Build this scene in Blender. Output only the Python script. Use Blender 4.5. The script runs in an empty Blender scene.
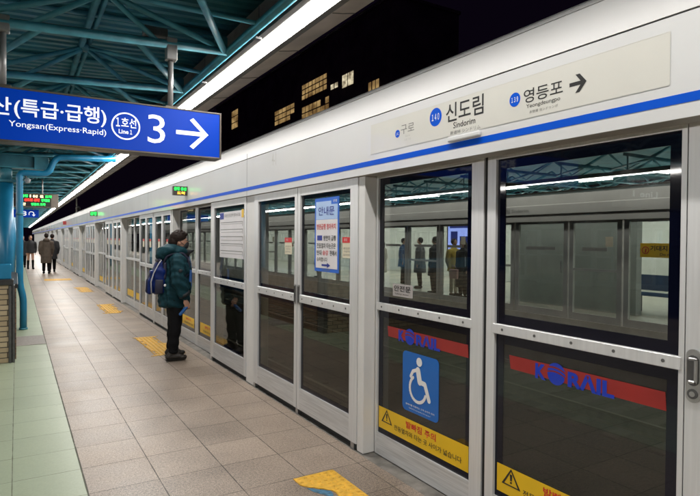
import bpy, bmesh, math, random
from mathutils import Vector, Matrix
random.seed(7)
SC = bpy.context.scene
COL = SC.collection
PI = math.pi

# ------------------------------------------------------------------ materials
def new_mat(name):
    m = bpy.data.materials.new(name); m.use_nodes = True
    nt = m.node_tree
    b = nt.nodes['Principled BSDF']
    return m, nt, b

def mat(name, col, rough=0.5, metal=0.0, spec=0.5, noise=0.0, nscale=8.0, bump=0.0, bscale=60.0, coat=0.0, emit=None, estr=0.0, rvar=0.0, stretch=None):
    m, nt, b = new_mat(name)
    N, L = nt.nodes, nt.links
    b.inputs['Base Color'].default_value = (*col, 1)
    b.inputs['Roughness'].default_value = rough
    b.inputs['Metallic'].default_value = metal
    b.inputs['Specular IOR Level'].default_value = spec
    b.inputs['Coat Weight'].default_value = coat
    b.inputs['Coat Roughness'].default_value = 0.08
    if emit:
        b.inputs['Emission Color'].default_value = (*emit, 1)
        b.inputs['Emission Strength'].default_value = estr
    if noise or bump or rvar:
        geo = N.new('ShaderNodeNewGeometry')
        mp = N.new('ShaderNodeMapping')
        L.new(geo.outputs['Position'], mp.inputs['Vector'])
        if stretch: mp.inputs['Scale'].default_value = stretch
        tx = N.new('ShaderNodeTexNoise'); tx.inputs['Scale'].default_value = nscale; tx.inputs['Detail'].default_value = 6
        L.new(mp.outputs[0], tx.inputs['Vector'])
        if noise:
            rp = N.new('ShaderNodeValToRGB')
            rp.color_ramp.elements[0].position = 0.3; rp.color_ramp.elements[1].position = 0.7
            rp.color_ramp.elements[0].color = (*[c*(1-noise) for c in col], 1)
            rp.color_ramp.elements[1].color = (*[min(1, c*(1+noise*0.6)) for c in col], 1)
            L.new(tx.outputs['Fac'], rp.inputs['Fac']); L.new(rp.outputs[0], b.inputs['Base Color'])
        if rvar:
            mr = N.new('ShaderNodeMapRange')
            mr.inputs['From Min'].default_value = 0.3; mr.inputs['From Max'].default_value = 0.7
            mr.inputs['To Min'].default_value = max(0.02, rough-rvar); mr.inputs['To Max'].default_value = min(1, rough+rvar)
            L.new(tx.outputs['Fac'], mr.inputs['Value']); L.new(mr.outputs[0], b.inputs['Roughness'])
        if bump:
            t2 = N.new('ShaderNodeTexNoise'); t2.inputs['Scale'].default_value = bscale; t2.inputs['Detail'].default_value = 4
            L.new(mp.outputs[0], t2.inputs['Vector'])
            bp = N.new('ShaderNodeBump'); bp.inputs['Strength'].default_value = bump; bp.inputs['Distance'].default_value = 0.01
            L.new(t2.outputs['Fac'], bp.inputs['Height']); L.new(bp.outputs[0], b.inputs['Normal'])
    return m

def emis_var(name, c1, c2, s, scale):
    m = emis(name, c1, s); nt = m.node_tree; N, L = nt.nodes, nt.links
    e = [n for n in N if n.type == 'EMISSION'][0]; geo = N.new('ShaderNodeNewGeometry'); mp = N.new('ShaderNodeMapping'); mp.inputs['Scale'].default_value = (1, 1, 1.8)
    L.new(geo.outputs['Position'], mp.inputs['Vector'])
    tx = N.new('ShaderNodeTexNoise'); tx.inputs['Scale'].default_value = scale; tx.inputs['Detail'].default_value = 4; L.new(mp.outputs[0], tx.inputs['Vector'])
    rp = N.new('ShaderNodeValToRGB'); rp.color_ramp.elements[0].position = 0.36; rp.color_ramp.elements[1].position = 0.64
    rp.color_ramp.elements[0].color = (*c2, 1); rp.color_ramp.elements[1].color = (*c1, 1); L.new(tx.outputs['Fac'], rp.inputs['Fac']); L.new(rp.outputs[0], e.inputs[0])
    return m

def emis(name, col, s):
    m = bpy.data.materials.new(name); m.use_nodes = True
    nt = m.node_tree; nt.nodes.clear()
    o = nt.nodes.new('ShaderNodeOutputMaterial'); e = nt.nodes.new('ShaderNodeEmission')
    e.inputs[0].default_value = (*col, 1); e.inputs[1].default_value = s
    nt.links.new(e.outputs[0], o.inputs[0])
    return m

def glass(name, tint, ior=1.5, rough=0.0, boost=1.0, dust=0.045):
    m = bpy.data.materials.new(name); m.use_nodes = True
    nt = m.node_tree; nt.nodes.clear(); N, L = nt.nodes, nt.links
    o = N.new('ShaderNodeOutputMaterial'); mx = N.new('ShaderNodeMixShader')
    t = N.new('ShaderNodeBsdfTransparent'); g = N.new('ShaderNodeBsdfGlossy'); f = N.new('ShaderNodeFresnel')
    t.inputs[0].default_value = (*tint, 1); g.inputs['Roughness'].default_value = rough
    g.inputs[0].default_value = (boost, boost, boost, 1)
    f.inputs[0].default_value = ior
    # faint waviness of tempered glass
    geo = N.new('ShaderNodeNewGeometry'); tx = N.new('ShaderNodeTexNoise'); tx.inputs['Scale'].default_value = 1.6
    L.new(geo.outputs['Position'], tx.inputs['Vector'])
    bp = N.new('ShaderNodeBump'); bp.inputs['Strength'].default_value = 0.02; bp.inputs['Distance'].default_value = 0.02
    L.new(tx.outputs['Fac'], bp.inputs['Height']); L.new(bp.outputs[0], g.inputs['Normal'])
    # the same reflectance on both faces of the pane (no total reflection on the way out)
    iv = N.new('ShaderNodeMapRange'); iv.inputs['To Min'].default_value = ior; iv.inputs['To Max'].default_value = 1/ior
    L.new(geo.outputs['Backfacing'], iv.inputs['Value']); L.new(iv.outputs[0], f.inputs[0])
    L.new(f.outputs[0], mx.inputs[0]); L.new(t.outputs[0], mx.inputs[1]); L.new(g.outputs[0], mx.inputs[2])
    du = N.new('ShaderNodeBsdfDiffuse'); du.inputs[0].default_value = (0.42, 0.40, 0.36, 1)
    dn = N.new('ShaderNodeTexNoise'); dn.inputs['Scale'].default_value = 5; dn.inputs['Detail'].default_value = 8; dn.inputs['Roughness'].default_value = 0.7
    L.new(geo.outputs['Position'], dn.inputs['Vector'])
    dm = N.new('ShaderNodeMapRange'); dm.inputs['From Min'].default_value = 0.42; dm.inputs['From Max'].default_value = 0.75; dm.inputs['To Min'].default_value = 0.004; dm.inputs['To Max'].default_value = dust
    L.new(dn.outputs['Fac'], dm.inputs['Value'])
    m2 = N.new('ShaderNodeMixShader'); L.new(dm.outputs[0], m2.inputs[0]); L.new(mx.outputs[0], m2.inputs[1]); L.new(du.outputs[0], m2.inputs[2])
    L.new(m2.outputs[0], o.inputs[0])
    return m

def tiled_floor(name, base, x0, sx, y0, sy, grout, gw, speck, specks, tvar, rough, rvar, dirt):
    """rectangular tiles in world metres with grout lines, speckle, per-tile tone and blotchy wear"""
    m, nt, b = new_mat(name); N, L = nt.nodes, nt.links
    geo = N.new('ShaderNodeNewGeometry'); sep = N.new('ShaderNodeSeparateXYZ'); L.new(geo.outputs['Position'], sep.inputs[0])
    def M(op, a, bb=None):
        n = N.new('ShaderNodeMath'); n.operation = op
        for i, v in enumerate((a, bb)):
            if v is None: continue
            if isinstance(v, (int, float)): n.inputs[i].default_value = v
            else: L.new(v, n.inputs[i])
        return n.outputs[0]
    u = M('DIVIDE', M('SUBTRACT', sep.outputs['X'], x0), sx); v = M('DIVIDE', M('SUBTRACT', sep.outputs['Y'], y0), sy)
    fu, fv = M('FRACT', u), M('FRACT', v)
    du = M('MULTIPLY', M('MINIMUM', fu, M('SUBTRACT', 1, fu)), sx); dv = M('MULTIPLY', M('MINIMUM', fv, M('SUBTRACT', 1, fv)), sy)
    wob = N.new('ShaderNodeTexNoise'); wob.inputs['Scale'].default_value = 9; L.new(geo.outputs['Position'], wob.inputs['Vector'])
    wv = M('MULTIPLY', wob.outputs['Fac'], 2.0)
    gu = M('LESS_THAN', du, M('MULTIPLY', wv, gw*0.75)); gv = M('LESS_THAN', dv, M('MULTIPLY', wv, gw*0.62))
    g = M('MAXIMUM', gu, gv)
    comb = N.new('ShaderNodeCombineXYZ'); L.new(M('FLOOR', u), comb.inputs[0]); L.new(M('FLOOR', v), comb.inputs[1])
    wn = N.new('ShaderNodeTexWhiteNoise'); wn.noise_dimensions = '2D'; L.new(comb.outputs[0], wn.inputs['Vector'])
    sp = N.new('ShaderNodeTexNoise'); sp.inputs['Scale'].default_value = specks; sp.inputs['Detail'].default_value = 2; sp.inputs['Roughness'].default_value = 0.7
    L.new(geo.outputs['Position'], sp.inputs['Vector'])
    sp2 = N.new('ShaderNodeTexNoise'); sp2.inputs['Scale'].default_value = specks*0.36; sp2.inputs['Detail'].default_value = 3
    L.new(geo.outputs['Position'], sp2.inputs['Vector'])
    bl = N.new('ShaderNodeTexNoise'); bl.inputs['Scale'].default_value = 1.3; bl.inputs['Detail'].default_value = 7; bl.inputs['Roughness'].default_value = 0.65
    L.new(geo.outputs['Position'], bl.inputs['Vector'])
    val = M('ADD', M('MULTIPLY', M('SUBTRACT', sp.outputs['Fac'], 0.5), speck*4), 1.0)
    val = M('ADD', val, M('MULTIPLY', M('SUBTRACT', sp2.outputs['Fac'], 0.5), speck*1.6))
    val = M('ADD', val, M('MULTIPLY', M('SUBTRACT', wn.outputs['Value'], 0.5), tvar))
    val = M('ADD', val, M('MULTIPLY', M('SUBTRACT', bl.outputs['Fac'], 0.5), dirt))
    # sparse trodden-in spots
    vo = N.new('ShaderNodeTexVoronoi'); vo.inputs['Scale'].default_value = 2.6; L.new(geo.outputs['Position'], vo.inputs['Vector'])
    vs = N.new('ShaderNodeSeparateColor'); L.new(vo.outputs['Color'], vs.inputs[0])
    spot = M('MULTIPLY', M('LESS_THAN', vo.outputs['Distance'], M('MULTIPLY', vs.outputs[1], 0.055)), M('GREATER_THAN', vs.outputs[0], 0.45))
    val = M('SUBTRACT', val, M('MULTIPLY', spot, 0.28))
    # broad worn and greasy areas
    b2 = N.new('ShaderNodeTexNoise'); b2.inputs['Scale'].default_value = 0.55; b2.inputs['Detail'].default_value = 5; b2.inputs['Roughness'].default_value = 0.6
    L.new(geo.outputs['Position'], b2.inputs['Vector'])
    val = M('ADD', val, M('MULTIPLY', M('SUBTRACT', b2.outputs['Fac'], 0.5), dirt*0.9))
    mul = N.new('ShaderNodeMix'); mul.data_type = 'RGBA'; mul.blend_type = 'MULTIPLY'; mul.inputs[0].default_value = 1
    mul.inputs[6].default_value = (*base, 1)
    cc = N.new('ShaderNodeCombineColor'); [L.new(val, cc.inputs[i]) for i in range(3)]
    L.new(cc.outputs[0], mul.inputs[7])
    mg = N.new('ShaderNodeMix'); mg.data_type = 'RGBA'; L.new(g, mg.inputs[0]); L.new(mul.outputs[2], mg.inputs[6]); mg.inputs[7].default_value = (*grout, 1)
    L.new(mg.outputs[2], b.inputs['Base Color'])
    r = M('ADD', rough, M('MULTIPLY', M('SUBTRACT', bl.outputs['Fac'], 0.5), rvar)); r = M('ADD', r, M('MULTIPLY', g, 0.3))
    L.new(r, b.inputs['Roughness'])
    bp = N.new('ShaderNodeBump'); bp.inputs['Strength'].default_value = 0.25; bp.inputs['Distance'].default_value = 0.004
    hh = M('SUBTRACT', M('MULTIPLY', sp.outputs['Fac'], 0.25), g); L.new(hh, bp.inputs['Height']); L.new(bp.outputs[0], b.inputs['Normal'])
    return m

def brick_mat(name, c1, c2, mortar, ax='X', sc=1.0):
    m, nt, b = new_mat(name); N, L = nt.nodes, nt.links
    geo = N.new('ShaderNodeNewGeometry'); sep = N.new('ShaderNodeSeparateXYZ'); L.new(geo.outputs['Position'], sep.inputs[0])
    add = N.new('ShaderNodeMath'); L.new(sep.outputs['X'], add.inputs[0]); L.new(sep.outputs['Y'], add.inputs[1])
    cb = N.new('ShaderNodeCombineXYZ'); L.new(add.outputs[0], cb.inputs[0]); L.new(sep.outputs['Z'], cb.inputs[1])
    br = N.new('ShaderNodeTexBrick'); L.new(cb.outputs[0], br.inputs['Vector'])
    br.inputs['Color1'].default_value = (*c1, 1); br.inputs['Color2'].default_value = (*c2, 1); br.inputs['Mortar'].default_value = (*mortar, 1)
    br.inputs['Scale'].default_value = sc; br.inputs['Brick Width'].default_value = 0.2; br.inputs['Row Height'].default_value = 0.068; br.inputs['Mortar Size'].default_value = 0.006
    L.new(br.outputs['Color'], b.inputs['Base Color']); b.inputs['Roughness'].default_value = 0.7
    bp = N.new('ShaderNodeBump'); bp.inputs['Strength'].default_value = 0.5; bp.inputs['Distance'].default_value = 0.01; bp.invert = True
    L.new(br.outputs['Fac'], bp.inputs['Height']); L.new(bp.outputs[0], b.inputs['Normal'])
    return m

def corrugated(name, col, period, axis='Y'):
    m, nt, b = new_mat(name); N, L = nt.nodes, nt.links
    geo = N.new('ShaderNodeNewGeometry')
    w = N.new('ShaderNodeTexWave'); w.wave_type = 'BANDS'; w.bands_direction = axis; w.inputs['Scale'].default_value = 2*PI/(20*period)*1.0
    L.new(geo.outputs['Position'], w.inputs['Vector'])
    bp = N.new('ShaderNodeBump'); bp.inputs['Strength'].default_value = 0.9; bp.inputs['Distance'].default_value = 0.05
    L.new(w.outputs['Fac'], bp.inputs['Height']); L.new(bp.outputs[0], b.inputs['Normal'])
    b.inputs['Base Color'].default_value = (*col, 1); b.inputs['Roughness'].default_value = 0.5
    return m

M_ = {}
M_['granite'] = tiled_floor('granite', (0.290, 0.229, 0.182), 0.388, 0.432, 4.243, 0.441, (0.07, 0.06, 0.05), 0.0042, 0.85, 170, 0.20, 0.42, 0.35, 1.1)
M_['green_tile'] = tiled_floor('green_tile', (0.325, 0.375, 0.262), 0.383, 0.41, 4.243, 0.441, (0.09, 0.10, 0.06), 0.0036, 0.08, 60, 0.10, 0.36, 0.14, 0.30)
M_['ledge'] = mat('worn_concrete_ledge', (0.2, 0.185, 0.165), 0.65, noise=0.45, nscale=9, bump=0.3, bscale=90)
M_['tactile'] = mat('tactile_yellow', (0.72, 0.40, 0.035), 0.5, noise=0.28, nscale=22, rvar=0.1)
M_['tactile_blue'] = mat('patch_blue', (0.05, 0.16, 0.26), 0.6, noise=0.5, nscale=30)
M_['alu'] = mat('satin_aluminium', (0.69, 0.695, 0.70), 0.36, metal=0.25, noise=0.07, nscale=5, rvar=0.05, stretch=(12, 12, 0.6))
M_['alu_h'] = mat('brushed_kickplate', (0.63, 0.635, 0.64), 0.38, metal=0.3, noise=0.2, nscale=6, rvar=0.08, stretch=(10, 0.5, 14))
M_['post'] = mat('painted_post', (0.70, 0.695, 0.68), 0.42, noise=0.05, nscale=4, rvar=0.08)
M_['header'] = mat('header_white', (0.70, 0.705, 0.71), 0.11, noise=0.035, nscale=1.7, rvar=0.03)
M_['header_top'] = mat('header_white_dimmed', (0.46, 0.46, 0.46), 0.36, noise=0.04, nscale=2.2, rvar=0.04)  # same white paint as the header, darkened to offset the close strip light
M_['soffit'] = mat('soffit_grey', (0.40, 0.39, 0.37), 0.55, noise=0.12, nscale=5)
M_['cream'] = mat('cream_lightbox_film', (0.685, 0.676, 0.63), 0.14, noise=0.03, nscale=3, coat=0.2)
M_['stripe'] = mat('stripe_blue', (0.0, 0.085, 0.62), 0.4, spec=0.15, noise=0.05, nscale=4)
M_['black'] = mat('black_rubber', (0.012, 0.012, 0.013), 0.6, noise=0.2, nscale=20)
M_['seam'] = mat('dark_seam', (0.03, 0.03, 0.03), 0.7, noise=0.2, nscale=20)
M_['frit'] = mat('dark_frit_glass', (0.003, 0.004, 0.012), 0.04, spec=0.38, noise=0.1, nscale=4)
M_['glass'] = glass('clear_glass', (0.93, 0.955, 0.945), 1.55)
M_['glass_low'] = glass('darkened_glass', (0.52, 0.53, 0.46), 1.58, dust=0.02)  # tint darkened to carry the unlit track behind the lower panes
M_['glass_far'] = glass('far_glass', (0.80, 0.84, 0.82), 1.5)
M_['screw'] = mat('screw_steel', (0.16, 0.16, 0.16), 0.4, metal=0.7, noise=0.2, nscale=40)
M_['steel'] = mat('steel', (0.45, 0.45, 0.45), 0.3, metal=0.8, noise=0.1, nscale=20)
M_['dsteel'] = mat('dark_steel', (0.10, 0.10, 0.10), 0.45, metal=0.5, noise=0.3, nscale=20)
M_['ink'] = mat('ink_black', (0.012, 0.012, 0.012), 0.5, noise=0.1, nscale=20)
M_['ink_grey'] = mat('ink_grey', (0.16, 0.16, 0.15), 0.5, noise=0.1, nscale=20)
M_['ink_pale'] = mat('ink_pale', (0.45, 0.445, 0.42), 0.5, noise=0.05, nscale=20)
M_['ink_red'] = mat('ink_red', (0.62, 0.015, 0.02), 0.45, noise=0.1, nscale=20)
M_['ink_blue'] = mat('ink_blue', (0.01, 0.03, 0.30), 0.45, noise=0.1, nscale=20)
M_['white'] = mat('white_print', (0.78, 0.78, 0.78), 0.45, noise=0.04, nscale=8)
M_['paper'] = mat('white_paper', (0.74, 0.72, 0.74), 0.5, noise=0.05, nscale=5)
M_['paper_cream'] = mat('cream_paper', (0.72, 0.66, 0.50), 0.5, noise=0.05, nscale=9)
M_['paper_blue'] = mat('pale_blue_print', (0.42, 0.58, 0.86), 0.5, noise=0.05, nscale=9)
M_['poster_blue'] = mat('poster_blue', (0.01, 0.13, 0.62), 0.45, noise=0.06, nscale=9)
M_['access_blue'] = mat('access_blue', (0.005, 0.13, 0.50), 0.35, noise=0.06, nscale=6)
M_['yellow'] = mat('warning_yellow', (0.80, 0.50, 0.012), 0.4, noise=0.05, nscale=6)
M_['band_red'] = mat('band_red', (0.36, 0.026, 0.022), 0.4, noise=0.15, nscale=5)
M_['band_red'].node_tree.nodes['Principled BSDF'].inputs['Alpha'].default_value = 0.86
M_['logo_blue'] = mat('logo_blue', (0.002, 0.035, 0.46), 0.35, noise=0.06, nscale=9)
M_['teal'] = mat('teal_paint', (0.07, 0.32, 0.41), 0.42, noise=0.30, nscale=7, rvar=0.12, bump=0.1, bscale=30)
M_['teal_dark'] = mat('teal_paint_deep', (0.05, 0.23, 0.30), 0.45, noise=0.35, nscale=5, rvar=0.1)
M_['deck'] = mat('corrugated_deck', (0.042, 0.225, 0.29), 0.5, noise=0.25, nscale=2.5)
M_['column'] = mat('column_blue', (0.012, 0.20, 0.37), 0.36, noise=0.14, nscale=5, rvar=0.05)
M_['sign_blue'] = mat('sign_blue', (0.0, 0.045, 0.43), 0.34, spec=0.1, noise=0.05, nscale=2, emit=(0.0, 0.05, 0.55), estr=0.15)
M_['sign_white'] = mat('sign_white', (0.85, 0.87, 0.9), 0.4, noise=0.03, nscale=8, emit=(0.85, 0.92, 1.0), estr=0.55)
M_['sign_frame'] = mat('bronze_frame', (0.10, 0.085, 0.07), 0.4, metal=0.4, noise=0.2, nscale=8)
M_['hanger'] = mat('hanger_grey', (0.30, 0.30, 0.30), 0.4, metal=0.4, noise=0.2, nscale=14)
M_['gutter'] = mat('eave_panel_beige', (0.34, 0.29, 0.25), 0.55, noise=0.28, nscale=4, rvar=0.1)
M_['gutter_dark'] = mat('eave_trough', (0.09, 0.085, 0.075), 0.6, noise=0.35, nscale=5)
M_['tube'] = emis('fluorescent_tube', (1.0, 0.96, 0.91), 69)
M_['tube_far'] = emis('fluorescent_tube_far', (1.0, 0.97, 0.92), 9)
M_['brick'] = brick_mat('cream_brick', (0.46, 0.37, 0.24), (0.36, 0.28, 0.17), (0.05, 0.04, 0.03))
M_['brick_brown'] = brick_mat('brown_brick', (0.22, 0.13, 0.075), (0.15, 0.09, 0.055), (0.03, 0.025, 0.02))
M_['cap_dark'] = mat('wall_cap', (0.03, 0.03, 0.03), 0.4, noise=0.3, nscale=12)
M_['concrete'] = mat('dark_concrete', (0.11, 0.105, 0.095), 0.8, noise=0.4, nscale=3, bump=0.3, bscale=20)
M_['ballast'] = mat('ballast', (0.045, 0.037, 0.03), 0.9, noise=0.6, nscale=26, bump=1.0, bscale=30)
M_['rail'] = mat('rail_steel', (0.16, 0.11, 0.08), 0.35, metal=0.7, noise=0.3, nscale=10)
M_['wood'] = mat('sleeper', (0.09, 0.08, 0.07), 0.85, noise=0.4, nscale=9)
M_['far_wall'] = mat('far_wall_panel', (0.35, 0.36, 0.34), 0.5, noise=0.1, nscale=2)
M_['far_frame'] = mat('far_door_frame', (0.40, 0.40, 0.375), 0.45, metal=0.2, noise=0.1, nscale=4)
M_['far_header'] = mat('far_header', (0.40, 0.39, 0.36), 0.4, noise=0.08, nscale=2)
M_['far_floor'] = mat('far_platform_paving', (0.38, 0.36, 0.30), 0.4, noise=0.18, nscale=3)
M_['building'] = mat('night_building', (0.42, 0.36, 0.38), 0.9, noise=0.4, nscale=0.2)
M_['lit_win'] = emis_var('lit_window', (0.95, 0.62, 0.25), (0.30, 0.17, 0.06), 0.45, 0.2)
M_['lit_win_white'] = emis_var('lit_window_white', (1.0, 0.88, 0.6), (0.2, 0.15, 0.09), 0.8, 0.5)
M_['led_case'] = mat('led_case', (0.05, 0.04, 0.035), 0.4, noise=0.2, nscale=6)
M_['led_g'] = emis('led_green', (0.03, 1.0, 0.12), 2.6)
M_['led_r'] = emis('led_red', (1.0, 0.05, 0.03), 2.6)
M_['led_o'] = emis('led_orange', (1.0, 0.55, 0.06), 2.6)
M_['led_w'] = emis('led_amber', (1.0, 0.82, 0.42), 2.6)
M_['screen'] = emis('poster_screen', (0.35, 0.42, 1.0), 1.6)
M_['wire'] = mat('wire', (0.05, 0.045, 0.06), 0.6, noise=0.1, nscale=5)
# people
M_['skin'] = mat('skin', (0.46, 0.25, 0.17), 0.5, noise=0.1, nscale=30)
M_['hair'] = mat('hair_dark', (0.014, 0.007, 0.005), 0.65, spec=0.2, noise=0.5, nscale=120, stretch=(1, 1, 0.25), bump=0.4, bscale=160)
M_['mask'] = mat('mask_black', (0.012, 0.012, 0.014), 0.7, noise=0.2, nscale=40)
M_['jacket'] = mat('jacket_teal', (0.007, 0.038, 0.050), 0.7, spec=0.15, noise=0.3, nscale=12, bump=0.5, bscale=30)
M_['lining'] = mat('jacket_lining', (0.008, 0.010, 0.014), 0.6, noise=0.2, nscale=18)
M_['zip'] = mat('zip_blue', (0.02, 0.10, 0.34), 0.45, noise=0.1, nscale=40)
M_['trouser'] = mat('trouser_black', (0.005, 0.005, 0.006), 0.85, spec=0.15, noise=0.3, nscale=18, bump=0.25, bscale=14)
M_['shoe'] = mat('shoe_brown', (0.022, 0.017, 0.013), 0.6, noise=0.7, nscale=45, bump=0.5, bscale=50)
M_['sole'] = mat('shoe_sole', (0.03, 0.028, 0.025), 0.7, noise=0.4, nscale=40)
M_['pack'] = mat('backpack_blue', (0.002, 0.014, 0.105), 0.55, spec=0.2, noise=0.3, nscale=16, bump=0.3, bscale=25)
M_['pack_dark'] = mat('backpack_navy', (0.008, 0.009, 0.03), 0.55, noise=0.3, nscale=22)
M_['pack_grey'] = mat('backpack_piping', (0.42, 0.42, 0.45), 0.5, noise=0.1, nscale=30)
M_['phone'] = mat('umbrella_blue', (0.01, 0.09, 0.30), 0.35, noise=0.15, nscale=30)
M_['coat_brown'] = mat('coat_brown', (0.075, 0.055, 0.04), 0.8, noise=0.3, nscale=10, bump=0.3, bscale=18)
M_['coat_black'] = mat('coat_black', (0.012, 0.012, 0.014), 0.8, noise=0.3, nscale=10, bump=0.3, bscale=18)
M_['coat_grey'] = mat('coat_grey', (0.10, 0.10, 0.11), 0.8, noise=0.3, nscale=10)
M_['coat_cream'] = mat('coat_cream', (0.50, 0.46, 0.36), 0.8, noise=0.15, nscale=10)
M_['coat_blue'] = mat('coat_blue', (0.03, 0.10, 0.24), 0.8, noise=0.2, nscale=10)
M_['coat_yellow'] = mat('coat_yellow', (0.55, 0.38, 0.06), 0.8, noise=0.2, nscale=10)
M_['pink'] = mat('bag_pink', (0.6, 0.34, 0.33), 0.5, noise=0.1, nscale=12)

# ------------------------------------------------------------------ mesh helpers
class B:
    def __init__(s): s.bm = bmesh.new()
    def face(s, pts):
        vs = [s.bm.verts.new(p) for p in pts]; s.bm.faces.new(vs); return s
    def box(s, x0, x1, y0, y1, z0, z1):
        v = [s.bm.verts.new(p) for p in ((x0,y0,z0),(x1,y0,z0),(x1,y1,z0),(x0,y1,z0),(x0,y0,z1),(x1,y0,z1),(x1,y1,z1),(x0,y1,z1))]
        for f in ((0,3,2,1),(4,5,6,7),(0,1,5,4),(1,2,6,5),(2,3,7,6),(3,0,4,7)): s.bm.faces.new([v[i] for i in f])
        return s
    def rbox(s, x0, x1, y0, y1, z0, z1, r=0.004, seg=1):
        t = bmesh.new(); o = s.bm; s.bm = t; s.box(x0, x1, y0, y1, z0, z1); s.bm = o
        bmesh.ops.bevel(t, geom=list(t.edges), offset=r, segments=seg, affect='EDGES', profile=0.5)
        s.merge(t); return s
    def merge(s, t, mtx=None):
        m = {}
        for v in t.verts: m[v.index if False else v] = s.bm.verts.new(mtx @ v.co if mtx else v.co)
        for f in t.faces:
            try: s.bm.faces.new([m[v] for v in f.verts])
            except ValueError: pass
        t.free(); return s
    def tube(s, pts, r, seg=8, caps=True):
        pts = [Vector(p) for p in pts]; n = len(pts); rr = r if isinstance(r, (list, tuple)) else [r]*n
        rings = []; up = None
        for i, p in enumerate(pts):
            d = (pts[min(i+1, n-1)] - pts[max(i-1, 0)]).normalized()
            if up is None:
                up = Vector((0,0,1)) if abs(d.z) < 0.9 else Vector((1,0,0))
            a = d.cross(up).normalized(); b2 = a.cross(d).normalized(); up = b2
            rings.append([s.bm.verts.new(p + (a*math.cos(2*PI*k/seg) + b2*math.sin(2*PI*k/seg))*rr[i]) for k in range(seg)])
        for i in range(n-1):
            for k in range(seg):
                s.bm.faces.new((rings[i][k], rings[i][(k+1)%seg], rings[i+1][(k+1)%seg], rings[i+1][k]))
        if caps:
            s.bm.faces.new(rings[0][::-1]); s.bm.faces.new(rings[-1])
        return s
    def ell(s, c, r, rot=None, u=14, v=10):
        t = bmesh.new(); bmesh.ops.create_uvsphere(t, u_segments=u, v_segments=v, radius=1)
        mt = Matrix.Translation(c) @ (rot.to_4x4() if rot else Matrix()) @ Matrix.Diagonal((*r, 1))
        return s.merge(t, mt)
    def cap(s, p, q, r1, r2, seg=12, n=5):
        """tapered capsule"""
        p, q = Vector(p), Vector(q); d = (q-p).normalized()
        pts, rr = [], []
        for i in range(n+1):
            a = PI/2*i/n; pts.append(p - d*r1*math.cos(a)); rr.append(max(1e-4, r1*math.sin(a)))
        for i in range(n+1):
            a = PI/2*i/n; pts.append(q + d*r2*math.sin(a)); rr.append(max(1e-4, r2*math.cos(a)))
        return s.tube(pts, rr, seg)
    def extrude_profile(s, prof, axis, a0, a1):
        """prof: list of 2D points; axis 'Y': (x,z) profile swept along y"""
        if axis == 'Y': f = lambda p, a: (p[0], a, p[1])
        elif axis == 'X': f = lambda p, a: (a, p[0], p[1])
        else: f = lambda p, a: (p[0], p[1], a)
        r0 = [s.bm.verts.new(f(p, a0)) for p in prof]; r1 = [s.bm.verts.new(f(p, a1)) for p in prof]
        n = len(prof)
        for i in range(n): s.bm.faces.new((r0[i], r0[(i+1)%n], r1[(i+1)%n], r1[i]))
        s.bm.faces.new(r0[::-1]); s.bm.faces.new(r1); return s
    def build(s, name, m, parent=None, smooth=False, recalc=True):
        if recalc: bmesh.ops.recalc_face_normals(s.bm, faces=list(s.bm.faces))
        me = bpy.data.meshes.new(name); off = wloc(parent)
        if off.length: bmesh.ops.translate(s.bm, verts=list(s.bm.verts), vec=-off)
        s.bm.to_mesh(me); s.bm.free()
        return link(name, me, m, parent, smooth)

def wloc(o):
    v = Vector((0,0,0))
    while o is not None: v = v + Vector(o.location); o = o.parent
    return v

def link(name, me, m, parent, smooth=False):
    o = bpy.data.objects.new(name, me); COL.objects.link(o)
    if m is not None:
        for k in (m if isinstance(m, (list, tuple)) else [m]): me.materials.append(M_[k] if isinstance(k, str) else k)
    if parent: o.parent = parent
    if smooth:
        for p in me.polygons: p.use_smooth = True
    return o

def tag(o, label=None, cat=None, group=None, kind=None):
    if label: o['label'] = label
    if cat: o['category'] = cat
    if group: o['group'] = group
    if kind: o['kind'] = kind
    return o

def thing(name, label, cat, loc=(0,0,0), group=None):
    o = bpy.data.objects.new(name, None); COL.objects.link(o); o.location = loc; o.empty_display_size = 0.1
    return tag(o, label, cat, group)

def eval_mesh(o):
    bpy.context.view_layer.update()
    dg = bpy.context.evaluated_depsgraph_get()
    return bpy.data.meshes.new_from_object(o.evaluated_get(dg))

def blob(name, b, m, parent=None, voxel=0.02, smooth=6, post=None):
    """union of overlapping closed shapes fused into one continuous smooth surface"""
    me = bpy.data.meshes.new(name); bmesh.ops.recalc_face_normals(b.bm, faces=list(b.bm.faces)); b.bm.to_mesh(me); b.bm.free()
    o = bpy.data.objects.new(name, me); COL.objects.link(o)
    r = o.modifiers.new('r', 'REMESH'); r.mode = 'VOXEL'; r.voxel_size = voxel
    if smooth:
        sm = o.modifiers.new('s', 'SMOOTH'); sm.iterations = smooth; sm.factor = 0.5
    me2 = eval_mesh(o); bpy.data.objects.remove(o); bpy.data.meshes.remove(me)
    if post:
        nv = [v.normal.copy() for v in me2.vertices]
        for i, v in enumerate(me2.vertices): v.co = post(v.co.copy(), nv[i])
    me2.name = name
    return link(name, me2, m, parent, True)

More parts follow.
